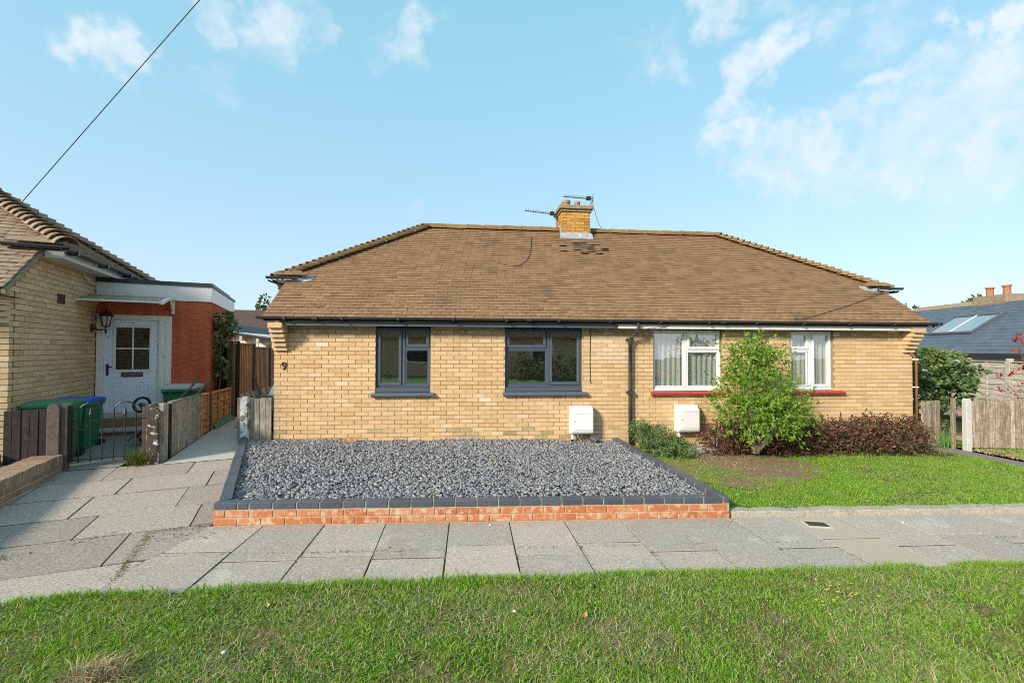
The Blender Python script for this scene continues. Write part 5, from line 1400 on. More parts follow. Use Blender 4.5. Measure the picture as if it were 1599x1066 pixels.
bin_(nb(.26, 1.22, .2), NB_ANG-R(4), M['bin_green'], M['blue'], 'green wheelie bin with blue lid between the faded lid bin and the door', 'wheelie bins of the sandy bungalow', scale=.84)
bin_(nb(1.40, 2.25, .22), NB_ANG+R(180-6), M['bin_green'], M['lid_grey'], 'green wheelie bin with pale grey lid against the red rendered porch', 'wheelie bins of the sandy bungalow', scale=.92)

# wheelbarrow tipped up behind the board fence
wb = thing('wheelbarrow', 'upturned rusty wheelbarrow with two curved handles behind the board fence', 'wheelbarrow', nb(1.38, 1.25, .2), (0, 0, NB_ANG+R(40)))
for s in (-.17, .17):
    h = MB(); h.tube([(.55, s, 1.06), (.48, s, .96), (.2, s*1.05, .66), (-.15, s*.9, .40), (-.5, s*.5, .18)], .017, 7); h.tube([(.58, s, 1.10), (.48, s, .96)], .021, 7); h.build('handle', M['grey_steel'], wb)
b = MB(); b.hexa([(-.35, -.25, .22), (.15, -.28, .50), (.15, .28, .50), (-.35, .25, .22), (-.25, -.16, .05), (.18, -.2, .25), (.18, .2, .25), (-.25, .16, .05)]); b.build('tray', M['wood_dark'], wb)
b = MB(); 
for i in range(24):
    a0, a1 = 2*PI*i/24, 2*PI*(i+1)/24
    b.tube([(-.36+.11*math.cos(a0), 0, .72+.11*math.sin(a0)), (-.36+.11*math.cos(a1), 0, .72+.11*math.sin(a1))], .020, 6)
b.build('wheel', M['rubber'], wb)
b = MB(); b.tube([(-.36, -.05, .72), (-.36, .05, .72)], .03, 8); b.tube([(-.36, .05, .72), (-.2, .18, .36)], .014, 6); b.tube([(-.36, -.05, .72), (-.2, -.18, .36)], .014, 6); b.build('fork', M['grey_steel'], wb)

# board fence along the concrete path and the tall fence that continues it
FA = R(-11.0); f0 = Vector((-4.32, 6.98, 0)); fd = Vector((math.sin(FA), math.cos(FA), 0)); FROT = math.atan2(fd.y, fd.x)
def fp(s, z): p = f0+fd*s; return Vector((p.x, p.y, z))
post('gate_post', 'dark concrete gate post with white paint flaking off beside the grass tuft', nb(1.515, -.06, .18), .125, .10, .86, M['post_peel'], NB_ANG)
b = MB(); b.box(-.05, .05, -.02, .03, -.1, .80); me = bevelled(b.mesh('dark_gate_stop', M['wood_post']), .005)
tag(put('dark_gate_stop', me, None, nb(1.425, .02, .18), (0, 0, NB_ANG)), 'dark timber gate stop fixed behind the flaking gate post', 'post')
lf = thing('board_fence', 'low fence of silvered boards and orange panels along the pale path', 'fence', fp(0, .2), (0, 0, FROT))
b = MB(); b.box(-.0, .07, -.04, .04, -.1, .82); bevelled(b.build('post', M['wood_grey'], lf).data, .005)
b = MB(); b.box(.085, .17, -.03, .03, -.1, .80); bevelled(b.build('post', M['wood_grey'], lf).data, .005)
fz = lambda s: .02+.006*s
x = .24
for i in range(10):
    w = .112; b = MB(); b.hexa([(x, -.04-.008*(i % 2), -.02+.012*x*0), (x+w, -.04-.008*(i % 2), -.02), (x+w, -.02, -.02), (x, -.02, -.02), (x, -.04-.008*(i % 2), .80), (x+w, -.04-.008*(i % 2), .80), (x+w, -.02, .80), (x, -.02, .80)])
    bevelled(b.build('board', M['wood_grey'], lf).data, .003); x += w+.004
b = MB(); b.box(.2, 1.45, -.055, -.0, .80, .825); b.box(.2, 1.4, -.018, .02, .12, .2); b.box(.2, 1.4, -.018, .02, .6, .68); b.build('rail', M['wood_grey'], lf)
b = MB(); b.box(.185, .235, -.05, .03, -.03, .80); b.build('post', M['wood_dark'], lf)
def waney(parent, s0, s1, z0, z1, mat, nl, nb_, y=0, batmat=None, capw=.0):
    h = (z1-z0)/nl
    for i in range(nl):
        b = MB(); k = 8; vs = []
        for j in range(k+1):
            x_ = s0+(s1-s0)*j/k; zz = z0+i*h+random.uniform(-.016, .016)
            vs += [(x_, y-.022, zz), (x_, y-.004, z0+(i+1)*h+.02), (x_, y-.006, zz)]
        fs = []
        for j in range(k):
            fs += [(j*3, (j+1)*3, (j+1)*3+1, j*3+1), (j*3+2, j*3, j*3+1), (j*3+2, (j+1)*3+2, (j+1)*3, j*3), (j*3+1, (j+1)*3+1, (j+1)*3+2, j*3+2)]
        b.add(vs, fs); b.build('slat', mat, parent)
    for i in range(nb_):
        x_ = s0+(s1-s0-.035)*i/(nb_-1); b = MB(); b.box(x_, x_+.035, y-.04, y-.016, z0, z1); bevelled(b.build('batten', batmat or mat, parent).data, .003)
    b = MB(); b.box(s0, s1, y-.045, y+.03, z1, z1+.025); b.build('capping', batmat or mat, parent)
waney(lf, 1.44, 1.80, .02, .79, M['wood_orange'], 7, 2, y=-.015)
waney(lf, 1.97, 3.12, .03, .775, M['wood_orange'], 8, 4, y=-.015)
b = MB(); b.box(1.82, 1.93, -.055, .055, -.1, .815); bevelled(b.build('post', M['wood_post'], lf).data, .006)
b = MB(); b.box(1.44, 3.12, -.035, .0, -.06, .02); b.build('gravel_board', M['wood_old'], lf)

tf = thing('tall_fence', 'tall brown featheredge fence in three bays beyond the low board fence', 'fence', fp(3.16, .25), (0, 0, FROT))
sx = 0
for bay in range(5):
    b = MB(); b.box(sx, sx+.10, -.06, .05, -.1, 1.70+.0*bay); bevelled(b.build('post', M['wood_post'], tf).data, .006)
    hz = (1.66, 1.58, 1.55, 1.55, 1.55)[bay]
    n = 12
    for i in range(n):
        x_ = sx+.10+i*.142; b = MB(); b.hexa([(x_, -.034, .02), (x_+.155, -.016, .02), (x_+.155, -.008, .02), (x_, -.012, .02), (x_, -.034, hz), (x_+.155, -.016, hz), (x_+.155, -.008, hz), (x_, -.012, hz)]); b.build('board', M['wood_brown'], tf)
    b = MB(); b.box(sx+.10, sx+1.82, -.05, .02, hz, hz+.03); b.build('capping', M['wood_brown'], tf)
    b = MB(); b.box(sx+.10, sx+1.82, -.02, .02, -.12, .02); b.build('gravel_board', M['wood_old'], tf)
    sx += 1.82
bf = thing('black_side_gate', 'tall black side gate in the gap between red porch and brown fence', 'gate', nb(1.74, 3.5, .25), (0, 0, NB_ANG+R(8)))
for i in range(4):
    b = MB(); b.box(.0+i*.10, .096+i*.10, -.02, 0, 0, 1.72); b.build('board', M['wood_dark'], bf)
b = MB(); b.box(0, .4, 0, .03, .3, .4); b.box(0, .4, 0, .03, 1.4, 1.5); b.build('rail', M['wood_dark'], bf)
gb = MB(); gb.box(-.55, .55, -.02, .02, 0, .22); gb.box(-.55, .55, -.035, -.0205, .16, .185); me = gb.mesh('green_board', M['green_board'])
tag(put('green_board', bevelled(me, .004), None, fp(2.62, .27)+Vector((.13, 0, .02)), (R(-38), R(-2), FROT)), 'dark green painted board leaning at the foot of the orange panels', 'board')
gb = MB(); gb.box(-.22, .22, -.012, .012, 0, .03); tag(gb.build('thin_lath', M['wood_grey'], None, loc=Vector((-4.32, 9.2, .36)), rot=(0, R(-38), R(70))), 'thin pale lath propped beside the green board', 'lath')

# panel closing the path at the house corner, and the clutter behind it
rp = thing('corner_fence_panel', 'short weathered grey board panel between flaking white post and house corner', 'fence panel', (-3.53, 8.14, .2))
for i in range(4):
    x_ = -.13+i*.098; b = MB(); b.box(x_, x_+.094, -.03-.007*(i % 2), -.008, -.05, .77+random.uniform(-.01, .01)); bevelled(b.build('board', M['wood_grey'], rp).data, .004)
b = MB(); b.box(-.29, -.205, -.045, -.01, -.05, .78); bevelled(b.build('board', M['wood_old'], rp).data, .004)
b = MB(); b.box(-.28, .26, -.007, .04, .10, .17); b.box(-.28, .26, -.007, .04, .56, .63); b.build('rail', M['wood_grey'], rp)
post('corner_post', 'concrete post with mostly flaked white paint at the house corner panel', (-3.685, 8.07, .18), .115, .09, .83, M['post_peel2'])
tr = thing('old_trellis', 'old pale wooden trellis strip standing behind the grey corner panel', 'trellis', (-3.72, 8.62, .93), (R(10), R(-14), 0))
for i in range(6):
    b = MB(); b.box(-.26+i*.095, -.26+i*.095+.05, -.01, .01, -.6, .14+.0*i); b.build('slat', M['wood_grey'], tr)
for z in (-.1, .06):
    b = MB(); b.box(-.28, .28, .01, .025, z, z+.03); b.build('rail', M['wood_grey'], tr)
b = MB(); b.tube([(-3.62, 8.55, .9), (-3.80, 8.65, 1.30)], .016, 6); b.tube([(-3.62, 8.55, .9), (-3.5, 8.5, .3)], .016, 6); tag(b.build('metal_rod', M['iron']), 'dark metal rod leaning behind the corner panel by the trellis', 'rod')
b = MB(); b.extr([(-.10, 0), (.09, 0), (.10, .16), (.03, .30), (-.03, .18)], 'y', -.015, .015); tag(b.build('broken_slab', M['lid_grey'], None, loc=(-3.40, 8.45, .92), rot=(R(-12), 0, R(5))), 'broken pale grey slab leaning against the house corner', 'slab')
b = MB(); b.box(-.17, .12, -.16, .10, -.75, .03); b.box(-.19, .14, -.18, .12, .03, .06); tag(b.build('grey_crate', M['brick_blue'], None, loc=(-3.42, 8.50, .93)), 'dark slate grey box behind the panel carrying the broken slab', 'box')

# white panelled outbuilding and the brown roofed house beyond the tall fence
ob_ = thing('white_outbuilding', 'long white panelled shed with corrugated roof beyond the tall fence', 'shed', (-7.2, 16.4, .2), (0, 0, R(-4)))
b = MB(); b.box(-2.2, 2.4, 0, 3, -.2, 1.95); b.add([(-2.2, 0, 1.95), (2.4, 0, 1.95), (2.4, 0, 1.62), (-2.2, 0, 2.3)], [(0, 1, 2, 3)]); b.build('wall', M['white'], ob_)
b = MB()
for i in range(12): x_ = -2.2+i*.385; b.box(x_, x_+.02, -.012, .0, -.2, 2.27-(x_+2.2)*.14)
b.build('joint_strip', M['lid_grey'], ob_)
b = MB()
for i in range(46):
    x0_, x1_ = -2.3+i*.105, -2.3+(i+1)*.105; z0_, z1_ = 2.34-(x0_+2.2)*.142, 2.34-(x1_+2.2)*.142
    for j in range(2):
        xa, xb = x0_+j*.0525, x0_+(j+1)*.0525; za, zb_ = z0_+(z1_-z0_)*j/2, z0_+(z1_-z0_)*(j+1)/2
        h0, h1 = (0, .03) if j == 0 else (.03, 0)
        b.hexa([(xa, -.35, za+h0-.01), (xb, -.35, zb_+h1-.01), (xb, 3.2, zb_+h1+.2), (xa, 3.2, za+h0+.2), (xa, -.35, za+h0), (xb, -.35, zb_+h1), (xb, 3.2, zb_+h1+.21), (xa, 3.2, za+h0+.21)])
b.build('roof', M['gutter'], ob_)
for i in range(8):
    x_ = -2.0+i*.55; b = MB(); b.box(x_, x_+.09, -.30, .0, 2.15-(x_+2.2)*.142, 2.30-(x_+2.2)*.142); b.build('rafter', M['wood_pale'], ob_)
fh = thing('brown_roofed_house', 'distant house with dark brown roof and orange gable beyond the white shed', 'house', (-12.2, 30, .2), (0, 0, R(8)))
b = MB(); b.box(-5, 4, 0, 7, -.3, 2.3); b.extr([(0, 2.3), (7, 2.3), (3.5, 4.1)], 'x', -5, 4); b.build('wall', M['wood_orange'], fh)
b = MB(); b.hexa([(-5.2, -.4, 2.15), (4.2, -.4, 2.15), (4.2, 3.5, 4.15), (-5.2, 3.5, 4.15), (-5.2, -.4, 2.27), (4.2, -.4, 2.27), (4.2, 3.5, 4.3), (-5.2, 3.5, 4.3)]); b.hexa([(-5.2, 7.4, 2.15), (-5.2, 3.5, 4.15), (4.2, 3.5, 4.15), (4.2, 7.4, 2.15), (-5.2, 7.4, 2.27), (-5.2, 3.5, 4.3), (4.2, 3.5, 4.3), (4.2, 7.4, 2.27)]); b.build('roof', M['brownroof'], fh)

# ------------------------------------------------------------------ right side: gate, fences, slate-roofed outbuilding
rg = thing('wooden_gate', 'weathered wooden board gate hung at the copper pipe corner', 'gate', (8.80, 8.04, -.06), (0, 0, R(14)))
for i in range(7):
    b = MB(); b.box(.02+i*.080, .02+i*.080+.076, -.025-.004*(i % 2), .0, .0, .885+random.uniform(-.012, .008)); bevelled(b.build('board', M['wood_old'], rg).data, .003)
b = MB(); b.box(.02, .57, 0, .03, .15, .23); b.box(.02, .57, 0, .03, .65, .73); b.build('rail', M['wood_old'], rg)
rf = thing('right_board_fence', 'row of mossy upright palings right of the white painted post', 'fence', (9.56, 7.90, -.05), (0, 0, R(-5.8)))
RFZ = .90
for i in range(30):
    x_ = .12+i*.098; b = MB(); b.box(x_, x_+.072+random.uniform(-.004, .004), -.03, -.010, -.0-.0015*i, RFZ+random.uniform(-.014, .014)); bevelled(b.build('paling', M['wood_old'], rf).data, .004)
    b = MB(); b.box(x_+.06, x_+.11, -.012, .0, .0-.0015*i, RFZ-.01); b.build('paling', M['wood_old'], rf)
b = MB(); b.box(-.1, 3.2, .001, .06, .14, .22); b.box(-.1, 3.2, .001, .06, .62, .70); b.build('rail', M['wood_old'], rf)
post('white_fence_post', 'white painted concrete post at the start of the palings', (9.57, 7.84, -.08), .10, .10, .98, M['post_white'], R(-5.8))
post('fence_stub_post', 'grey timber post left of the white painted fence post', (9.49, 8.02, -.06), .06, .06, .95, M['wood_old'], R(-5.8), top='flat')
bin_((10.0, 9.9, -.08), R(170), M['bin_green'], M['blue'], 'wheelie bin with blue lid showing above the wooden gate', 'wheelie bins beyond the wooden gate')

SE = Vector((14.634, 10.585, 0)); SANG = R(-11)      # local y runs back along the eave, x away to the right
sh = thing('slate_roofed_outbuilding', 'low building with blue slate roof and a large skylight beyond the palings', 'building', (SE.x, SE.y, -.1), (0, 0, SANG))
EVZ = 1.83; SPT = .64
b = MB(); b.box(.25, 5.35, -6, 7.0, -.2, EVZ+.1); b.extr([(.25, EVZ+.1), (5.35, EVZ+.1), (2.8, EVZ+.1+SPT*2.5)], 'y', -6, 7.0); b.build('wall', M['white_dirty'], sh)
ro = MB(); RXW = 2.80
ro.hexa([(0, -6.3, EVZ-.05), (RXW, -6.3, EVZ-.05+SPT*RXW), (RXW, 7.2, EVZ-.05+SPT*RXW), (0, 7.2, EVZ-.05), (0, -6.3, EVZ), (RXW, -6.3, EVZ+SPT*RXW), (RXW, 7.2, EVZ+SPT*RXW), (0, 7.2, EVZ)])
ro.hexa([(RXW, -6.3, EVZ-.05+SPT*RXW), (2*RXW, -6.3, EVZ-.05), (2*RXW, 7.2, EVZ-.05), (RXW, 7.2, EVZ-.05+SPT*RXW), (RXW, -6.3, EVZ+SPT*RXW), (2*RXW, -6.3, EVZ), (2*RXW, 7.2, EVZ), (RXW, 7.2, EVZ+SPT*RXW)])
rro = ro.build('roof', M['felt'], sh)
an = math.atan(SPT); cs, sn = math.cos(an), math.sin(an); g_ = .195; rr = 0; Ls = RXW/cs; rest = MB(); ns = 0
while rr*g_ < Ls-.05:
    x_ = rr*g_*cs; z_ = EVZ+x_*SPT+.004; y = -6.25+(.15 if rr % 2 else 0)
    while y < 7.2:
        w = min(.30, 7.2-y)
        o = Vector((x_, y, z_)); ex, ey, ez = Vector((0, 1, 0)), Vector((cs, 0, sn)), Vector((-sn, 0, cs))
        lf_ = random.uniform(.008, .013)
        pts = [(0, 0, lf_-.006), (w-.006, 0, lf_-.006), (w-.006, .26, -.002), (0, .26, -.002), (0, 0, lf_+.004), (w-.006, 0, lf_+.004), (w-.006, .26, .005), (0, .26, .005)]
        vs = [o+ex*a+ey*b_+ez*c for a, b_, c in pts]
        vs = [vs[1], vs[0], vs[3], vs[2], vs[5], vs[4], vs[7], vs[6]]
        if y > -.2 and ns < 300 and w > .1: m_ = MB(); m_.hexa(vs); m_.build('slate', M['slate'], rro); ns += 1
        else: rest.hexa(vs)
        y += .306
    rr += 1
tag(rest.build('slating', M['slate'], rro), kind='stuff')
for i in range(26):
    b = MB(); b.extr([(RXW-.14, EVZ+SPT*(RXW-.14)+.02), (RXW, EVZ+SPT*RXW+.09), (RXW+.14, EVZ+SPT*(RXW-.14)+.02), (RXW, EVZ+SPT*RXW+.03)], 'y', -6.3+i*.525, -6.3+i*.525+.515); b.build('ridge_tile', M['flaunch'], rro)
# skylight in the slope: local coordinates along the eave (y) and up the slope (s)
def slp(y, s, h=0): return Vector((s*cs-sn*h, y, EVZ+s*sn+cs*h))
sk = MB(); y0_, y1_, s0_, s1_ = 2.62, 4.50, 1.14, 2.38
for (a, b_, c, d) in ((y0_, y1_, s0_, s0_+.09), (y0_, y1_, s1_-.09, s1_), (y0_, y0_+.09, s0_+.09, s1_-.09), (y1_-.09, y1_, s0_+.09, s1_-.09)):
    sk.hexa([slp(b_, c, 0), slp(a, c, 0), slp(a, d, 0), slp(b_, d, 0), slp(b_, c, .09), slp(a, c, .09), slp(a, d, .09), slp(b_, d, .09)])
sko = sk.build('skylight', M['alu'], sh)
for a, b_ in ((y0_+.09, (y0_+y1_)/2-.015), ((y0_+y1_)/2+.015, y1_-.09)):
    g = MB(); g.add([slp(b_, s0_+.09, .06), slp(a, s0_+.09, .06), slp(a, s1_-.09, .06), slp(b_, s1_-.09, .06)], [(0, 1, 2, 3)]); g.build('pane', M['glass_sky'], sko)
g = MB(); y_ = (y0_+y1_)/2; g.hexa([slp(y_+.015, s0_+.09, .04), slp(y_-.015, s0_+.09, .04), slp(y_-.015, s1_-.09, .04), slp(y_+.015, s1_-.09, .04), slp(y_+.015, s0_+.09, .075), slp(y_-.015, s0_+.09, .075), slp(y_-.015, s1_-.09, .075), slp(y_+.015, s1_-.09, .075)]); g.build('glazing_bar', M['white'], sko)
g = MB(); g.add([slp(y1_-.09, s0_+.09, .03), slp(y0_+.09, s0_+.09, .03), slp(y0_+.09, s1_-.09, .03), slp(y1_-.09, s1_-.09, .03)], [(0, 1, 2, 3)]); g.build('blind', M['net'], sko)
b = MB(); b.box(-.10, .0, -6.3, 7.2, EVZ-.10, EVZ-.01); b.build('gutter', M['black'], sh)
b = MB(); b.box(.08, .25, -6.2, 7.1, EVZ-.30, EVZ-.08); b.build('fascia', M['white_dirty'], sh)
cb = MB(); cb.box(2.62, 3.3, 3.35, 4.55, EVZ+SPT*2.5, EVZ+SPT*RXW+.20); cbo = cb.build('chimney', M['flaunch'], sh)
for y_ in (3.62, 4.22):
    p = MB(); p.lathe([(.105, 0), (.10, .28), (.125, .29), (.125, .34), (.09, .34)], 14, (0, 0)); p.build('chimney_pot', M['terracotta'], cbo, loc=(2.9, y_, EVZ+SPT*RXW+.18))
# weathered lap panels standing below the slate eave
wf = thing('lap_panel_fence', 'silvered overlap panel fence under the blue slate eave', 'fence', (SE.x-.55, SE.y, -.1), (0, 0, SANG-PI/2))
s = -5.9; k = 0
while s < 2.0:
    l = 1.15
    waney(wf, s+.06, s+l, -.0, 1.62, M['wood_pale'], 11, 3, y=.0, batmat=M['wood_pale'])
    b = MB(); b.box(s-.045, s+.055, -.05, .06, -.2, 1.72); bevelled(b.build('post', M['wood_pale'], wf).data, .006)
    s += l+.05; k += 1

# ------------------------------------------------------------------ plants
def shoots(mb_, base, tips, r=.012):
    for tp in tips:
        b, t = Vector(base), Vector(tp); m = (b+t)/2+Vector((random.uniform(-.05, .05), random.uniform(-.04, .04), .04))
        mb_.tube([b+Vector((random.uniform(-.05, .05), random.uniform(-.04, .04), 0)), m, t], r, 5, r1=r*.35)
def blob_points(n, blobs, seed, shell=.55):
    # points in a union of lumps, denser towards the skin; returns positions and outward directions
    g = np.random.default_rng(seed); P = []; D = []
    w = np.array([b[3]*b[4]*b[5] for b in blobs])**.67; w = w/w.sum()
    for b, k in zip(blobs, (w*n).astype(int)):
        d = g.normal(0, 1, (k, 3)); d /= np.linalg.norm(d, axis=1)[:, None]
        r = shell+(1.08-shell)*g.random(k)**.6
        P.append(np.array(b[:3])+d*r[:, None]*np.array(b[3:6])); D.append(d)
    return np.concatenate(P), np.concatenate(D)
def sprigs(P, D, per, length, seed):
    # short twigs of leaves so that the foliage reads as clumps with gaps
    g = np.random.default_rng(seed); n = len(P); d = D*.8+g.normal(0, .45, (n, 3)); d[:, 2] += .35; d /= np.linalg.norm(d, axis=1)[:, None]
    t = np.linspace(.15, 1, per)
    Q = (P[:, None, :]+d[:, None, :]*t[None, :, None]*length).reshape(-1, 3); E_ = np.repeat(d, per, axis=0)+g.normal(0, .5, (n*per, 3))
    return Q, E_

# the lime green bush in front of the right-hand windows
bush = thing('green_bush', 'tall lime green bush growing between the two white windows', 'bush', (4.94, 7.35, .05))
bo = Vector((4.94, 7.35, .05))
BL = [(4.94, 7.35, 1.70, .22, .22, .22), (4.90, 7.3, 1.88, .12, .12, .10), (5.16, 7.35, 1.70, .12, .13, .14), (5.22, 7.3, 1.56, .22, .24, .22), (4.80, 7.3, 1.45, .22, .26, .24), (4.60, 7.2, 1.12, .26, .26, .20), (4.42, 7.15, .90, .22, .22, .13),
      (4.95, 7.15, 1.20, .34, .32, .30), (5.26, 7.2, 1.14, .28, .28, .22), (5.44, 7.25, .92, .22, .22, .16), (5.56, 7.2, .74, .18, .2, .10), (4.72, 7.1, .74, .34, .30, .22), (5.14, 7.05, .76, .38, .32, .24), (5.36, 7.15, .60, .22, .25, .14), (4.95, 7.0, .50, .32, .26, .16)]
BL = [(b[0]-.10, *b[1:]) for b in BL]+[(4.66, 7.3, 1.66, .16, .18, .15), (4.62, 7.3, 1.40, .15, .18, .13), (5.62, 7.2, .86, .15, .16, .07), (5.50, 7.2, .70, .16, .16, .08)]
P, D = blob_points(900, BL, 21, .5)
k = P[:, 1] < 8.0; P, D = P[k], D[k]
Q, E_ = sprigs(P, D, 5, .15, 22)
ks = rng.choice(len(P), 230, replace=False); Q2, E2 = sprigs(P[ks]+D[ks]*.03, D[ks]*1.4, 9, .34, 24); Q, E_ = np.concatenate([Q, Q2]), np.concatenate([E_, E2])
k = (Q[:, 0] > 3.90) & (Q[:, 2] < 2.12); Q, E_ = Q[k], E_[k]
k = Q[:, 1] < 8.08; Q, E_ = Q[k], E_[k]
Vv, F = leaves(Q, E_, .074, .44, 23, .1)
o = put('foliage', np_mesh('foliage', Vv-np.array(bo), F, [M['bushleaf']]), bush); tag(o, kind='stuff')
st = MB(); shoots(st, (0, 0, 0), [Vector(b[:3])-bo for b in BL], .016); st.build('stem', M['twig'], bush)

sb = thing('low_shrub', 'low dark green shrub at the downpipe beside the gravel wall', 'shrub', (3.4, 7.65, .05)); so_ = Vector((3.4, 7.65, .05))
BL = [(3.08, 7.82, .34, .16, .2, .18), (3.30, 7.72, .27, .24, .24, .17), (3.52, 7.5, .18, .24, .24, .13), (3.66, 7.32, .11, .18, .2, .09), (3.26, 7.45, .15, .22, .22, .12), (3.45, 7.2, .10, .18, .16, .08)]
P, D = blob_points(950, BL, 31, .4); Q, E_ = sprigs(P, D, 5, .08, 32); k = (Q[:, 1] < 8.1) & (Q[:, 0] > 2.87) & (Q[:, 0] < 3.84); Q, E_ = Q[k], E_[k]
Vv, F = leaves(Q, E_, .05, .42, 33, .0); o = put('foliage', np_mesh('foliage', Vv-np.array(so_), F, [M['shrubleaf']]), sb); tag(o, kind='stuff')
st = MB(); shoots(st, (0, 0, 0), [Vector(b[:3])-so_ for b in BL], .008); st.build('stem', M['twig'], sb)

hg = thing('bronze_hedge', 'low bronze leaved hedge along the foot of the right-hand wall', 'hedge', (6.5, 7.6, 0)); ho = Vector((6.5, 7.6, 0))
BL = []; x = 4.35
while x < 8.32:
    hh = .25+.12*float(vnoise(x, 3, 1.6, 77))+(.04 if x > 5.5 else -.04); BL.append((x, 7.62+random.uniform(-.08, .1), .20+random.uniform(-.02, .04), .26, .28, hh*.88)); x += .2
P, D = blob_points(3400, BL, 41, .45); k = (P[:, 2] > 0.02); P, D = P[k], D[k]
Q, E_ = sprigs(P, D, 4, .11, 42); k = (Q[:, 1] < 8.1) & (Q[:, 2] > .0); Q, E_ = Q[k], E_[k]
Vv, F = leaves(Q, E_, .066, .45, 43, .0); o = put('foliage', np_mesh('foliage', Vv-np.array(ho), F, [M['hedgeleaf']]), hg); tag(o, kind='stuff')
st = MB()
for b in BL:
    for k in range(3): shoots(st, (b[0]-ho.x, b[1]-ho.y, 0), [Vector((b[0]+random.uniform(-.2, .2), b[1]-random.uniform(0, .2), b[2]+b[5]*random.uniform(.5, 1.05)))-ho], .006)
st.build('stem', M['twig'], hg)

iv = thing('ivy_mound', 'big mound of dark ivy smothering the panels right of the copper pipe', 'ivy', (11.2, 10.0, -.1)); io = Vector((11.2, 10, -.1))
BL = [(11.0, 10.0, 1.35, .62, .5, .48), (11.55, 10.0, 1.30, .55, .5, .42), (11.2, 9.9, .85, .75, .5, .42), (11.75, 9.95, .90, .42, .45, .35), (10.6, 10.0, 1.0, .4, .45, .6), (12.1, 10.05, 1.15, .3, .3, .14), (12.55, 10.1, 1.33, .34, .2, .06)]
P, D = blob_points(2300, BL, 51, .75); Vv1, F1 = leaves(P, D, .115, .85, 52, .5)
BL2 = [(10.95, 9.95, 1.62, .52, .45, .24), (11.6, 9.95, 1.58, .42, .4, .20)]
P, D = blob_points(900, BL2, 53, .7); Vv2, F2 = leaves(P, D, .09, .5, 54, .1)
Vv, F, mi = merge([(Vv1, F1, 0), (Vv2, F2, 1)]); o = put('foliage', np_mesh('foliage', Vv-np.array(io), F, [M['ivyleaf'], M['ivytop']], mi), iv); tag(o, kind='stuff')
st = MB(); shoots(st, (0, 0, 0), [Vector(b[:3])-io for b in BL], .03); st.build('stem', M['bark'], iv)

ds = thing('dark_shrub', 'dark green shrub in the gap behind the wooden gate', 'shrub', (10.75, 10.2, -.1)); do_ = Vector((10.75, 10.2, -.1))
BL = [(10.7, 10.2, .30, .36, .35, .3), (11.05, 10.3, .42, .35, .35, .34), (11.3, 10.2, .2, .3, .3, .25)]
P, D = blob_points(420, BL, 61, .5); Q, E_ = sprigs(P, D, 4, .14, 62); Vv, F = leaves(Q, E_, .08, .45, 63, .1); o = put('foliage', np_mesh('foliage', Vv-np.array(do_), F, [M['shrubleaf']]), ds); tag(o, kind='stuff')
st = MB(); shoots(st, (0, 0, 0), [Vector(b[:3])-do_ for b in BL], .012); st.build('stem', M['bark'], ds)
g = np.random.default_rng(4); P = np.stack([g.uniform(9.15, 9.45, 60), g.uniform(8.0, 8.3, 60), np.full(60, -.08)], 1); Vv, F = blades(P, .42, .012, .3, 5)
tag(put('tall_weed', np_mesh('tall_weed', Vv, F, [M['clover']])), 'tall pale weed stems growing beside the open wooden gate', 'weed')

rs = thing('red_leaved_shrub', 'shrub with sparse red autumn leaves reaching in beside the palings', 'shrub', (12.15, 8.5, -.15)); ro_ = Vector((12.15, 8.5, -.15))
st = MB(); tips = []
g = np.random.default_rng(71)
for k in range(16):
    tx = -.55+g.uniform(-.28, .9); tp = Vector((tx, g.uniform(-.35, .3), g.uniform(.9, 2.35))); tips.append(tp)
    st.tube([(0, 0, 0), Vector((tp.x*.3, tp.y*.4, tp.z*.55)), tp], .010, 5, r1=.003)
st.build('stem', M['bark'], rs)
Ps = np.concatenate([np.array(tp)+g.normal(0, .05, (9, 3)) for tp in tips]+[np.array([tp.x*.65, tp.y*.7, tp.z*.78])+g.normal(0, .06, (5, 3)) for tp in tips]); Vv, F = leaves(Ps, g.normal(0, 1, Ps.shape), .09, .5, 72, .4)
o = put('foliage', np_mesh('foliage', Vv, F, [M['redleaf']]), rs); tag(o, kind='stuff')

iv2 = thing('porch_ivy', 'trail of green ivy hanging on the corner of the red porch', 'ivy', nb(1.80, 2.9, .3)); i2 = nb(1.80, 2.9, .3)
A = nb(1.86, 3.0, 0)
BL = [(A.x+.02, A.y, 2.42, .15, .2, .16), (A.x+.08, A.y+.05, 2.25, .20, .2, .2), (A.x+.03, A.y, 2.02, .13, .15, .18), (A.x-.02, A.y, 1.70, .08, .1, .16), (A.x, A.y, 1.45, .12, .1, .12), (A.x+.05, A.y, 1.30, .12, .1, .06)]
P, D = blob_points(420, BL, 81, .4); Vv, F = leaves(P, D, .095, .75, 82, .5); o = put('foliage', np_mesh('foliage', Vv-np.array(i2), F, [M['ivyleaf'], M['ivytop']]), iv2); tag(o, kind='stuff')
st = MB(); st.tube([(0, 0, 0), Vector((A.x, A.y, 1.2))-i2, Vector((A.x, A.y, 2.4))-i2], .012, 5); st.build('stem', M['bark'], iv2)

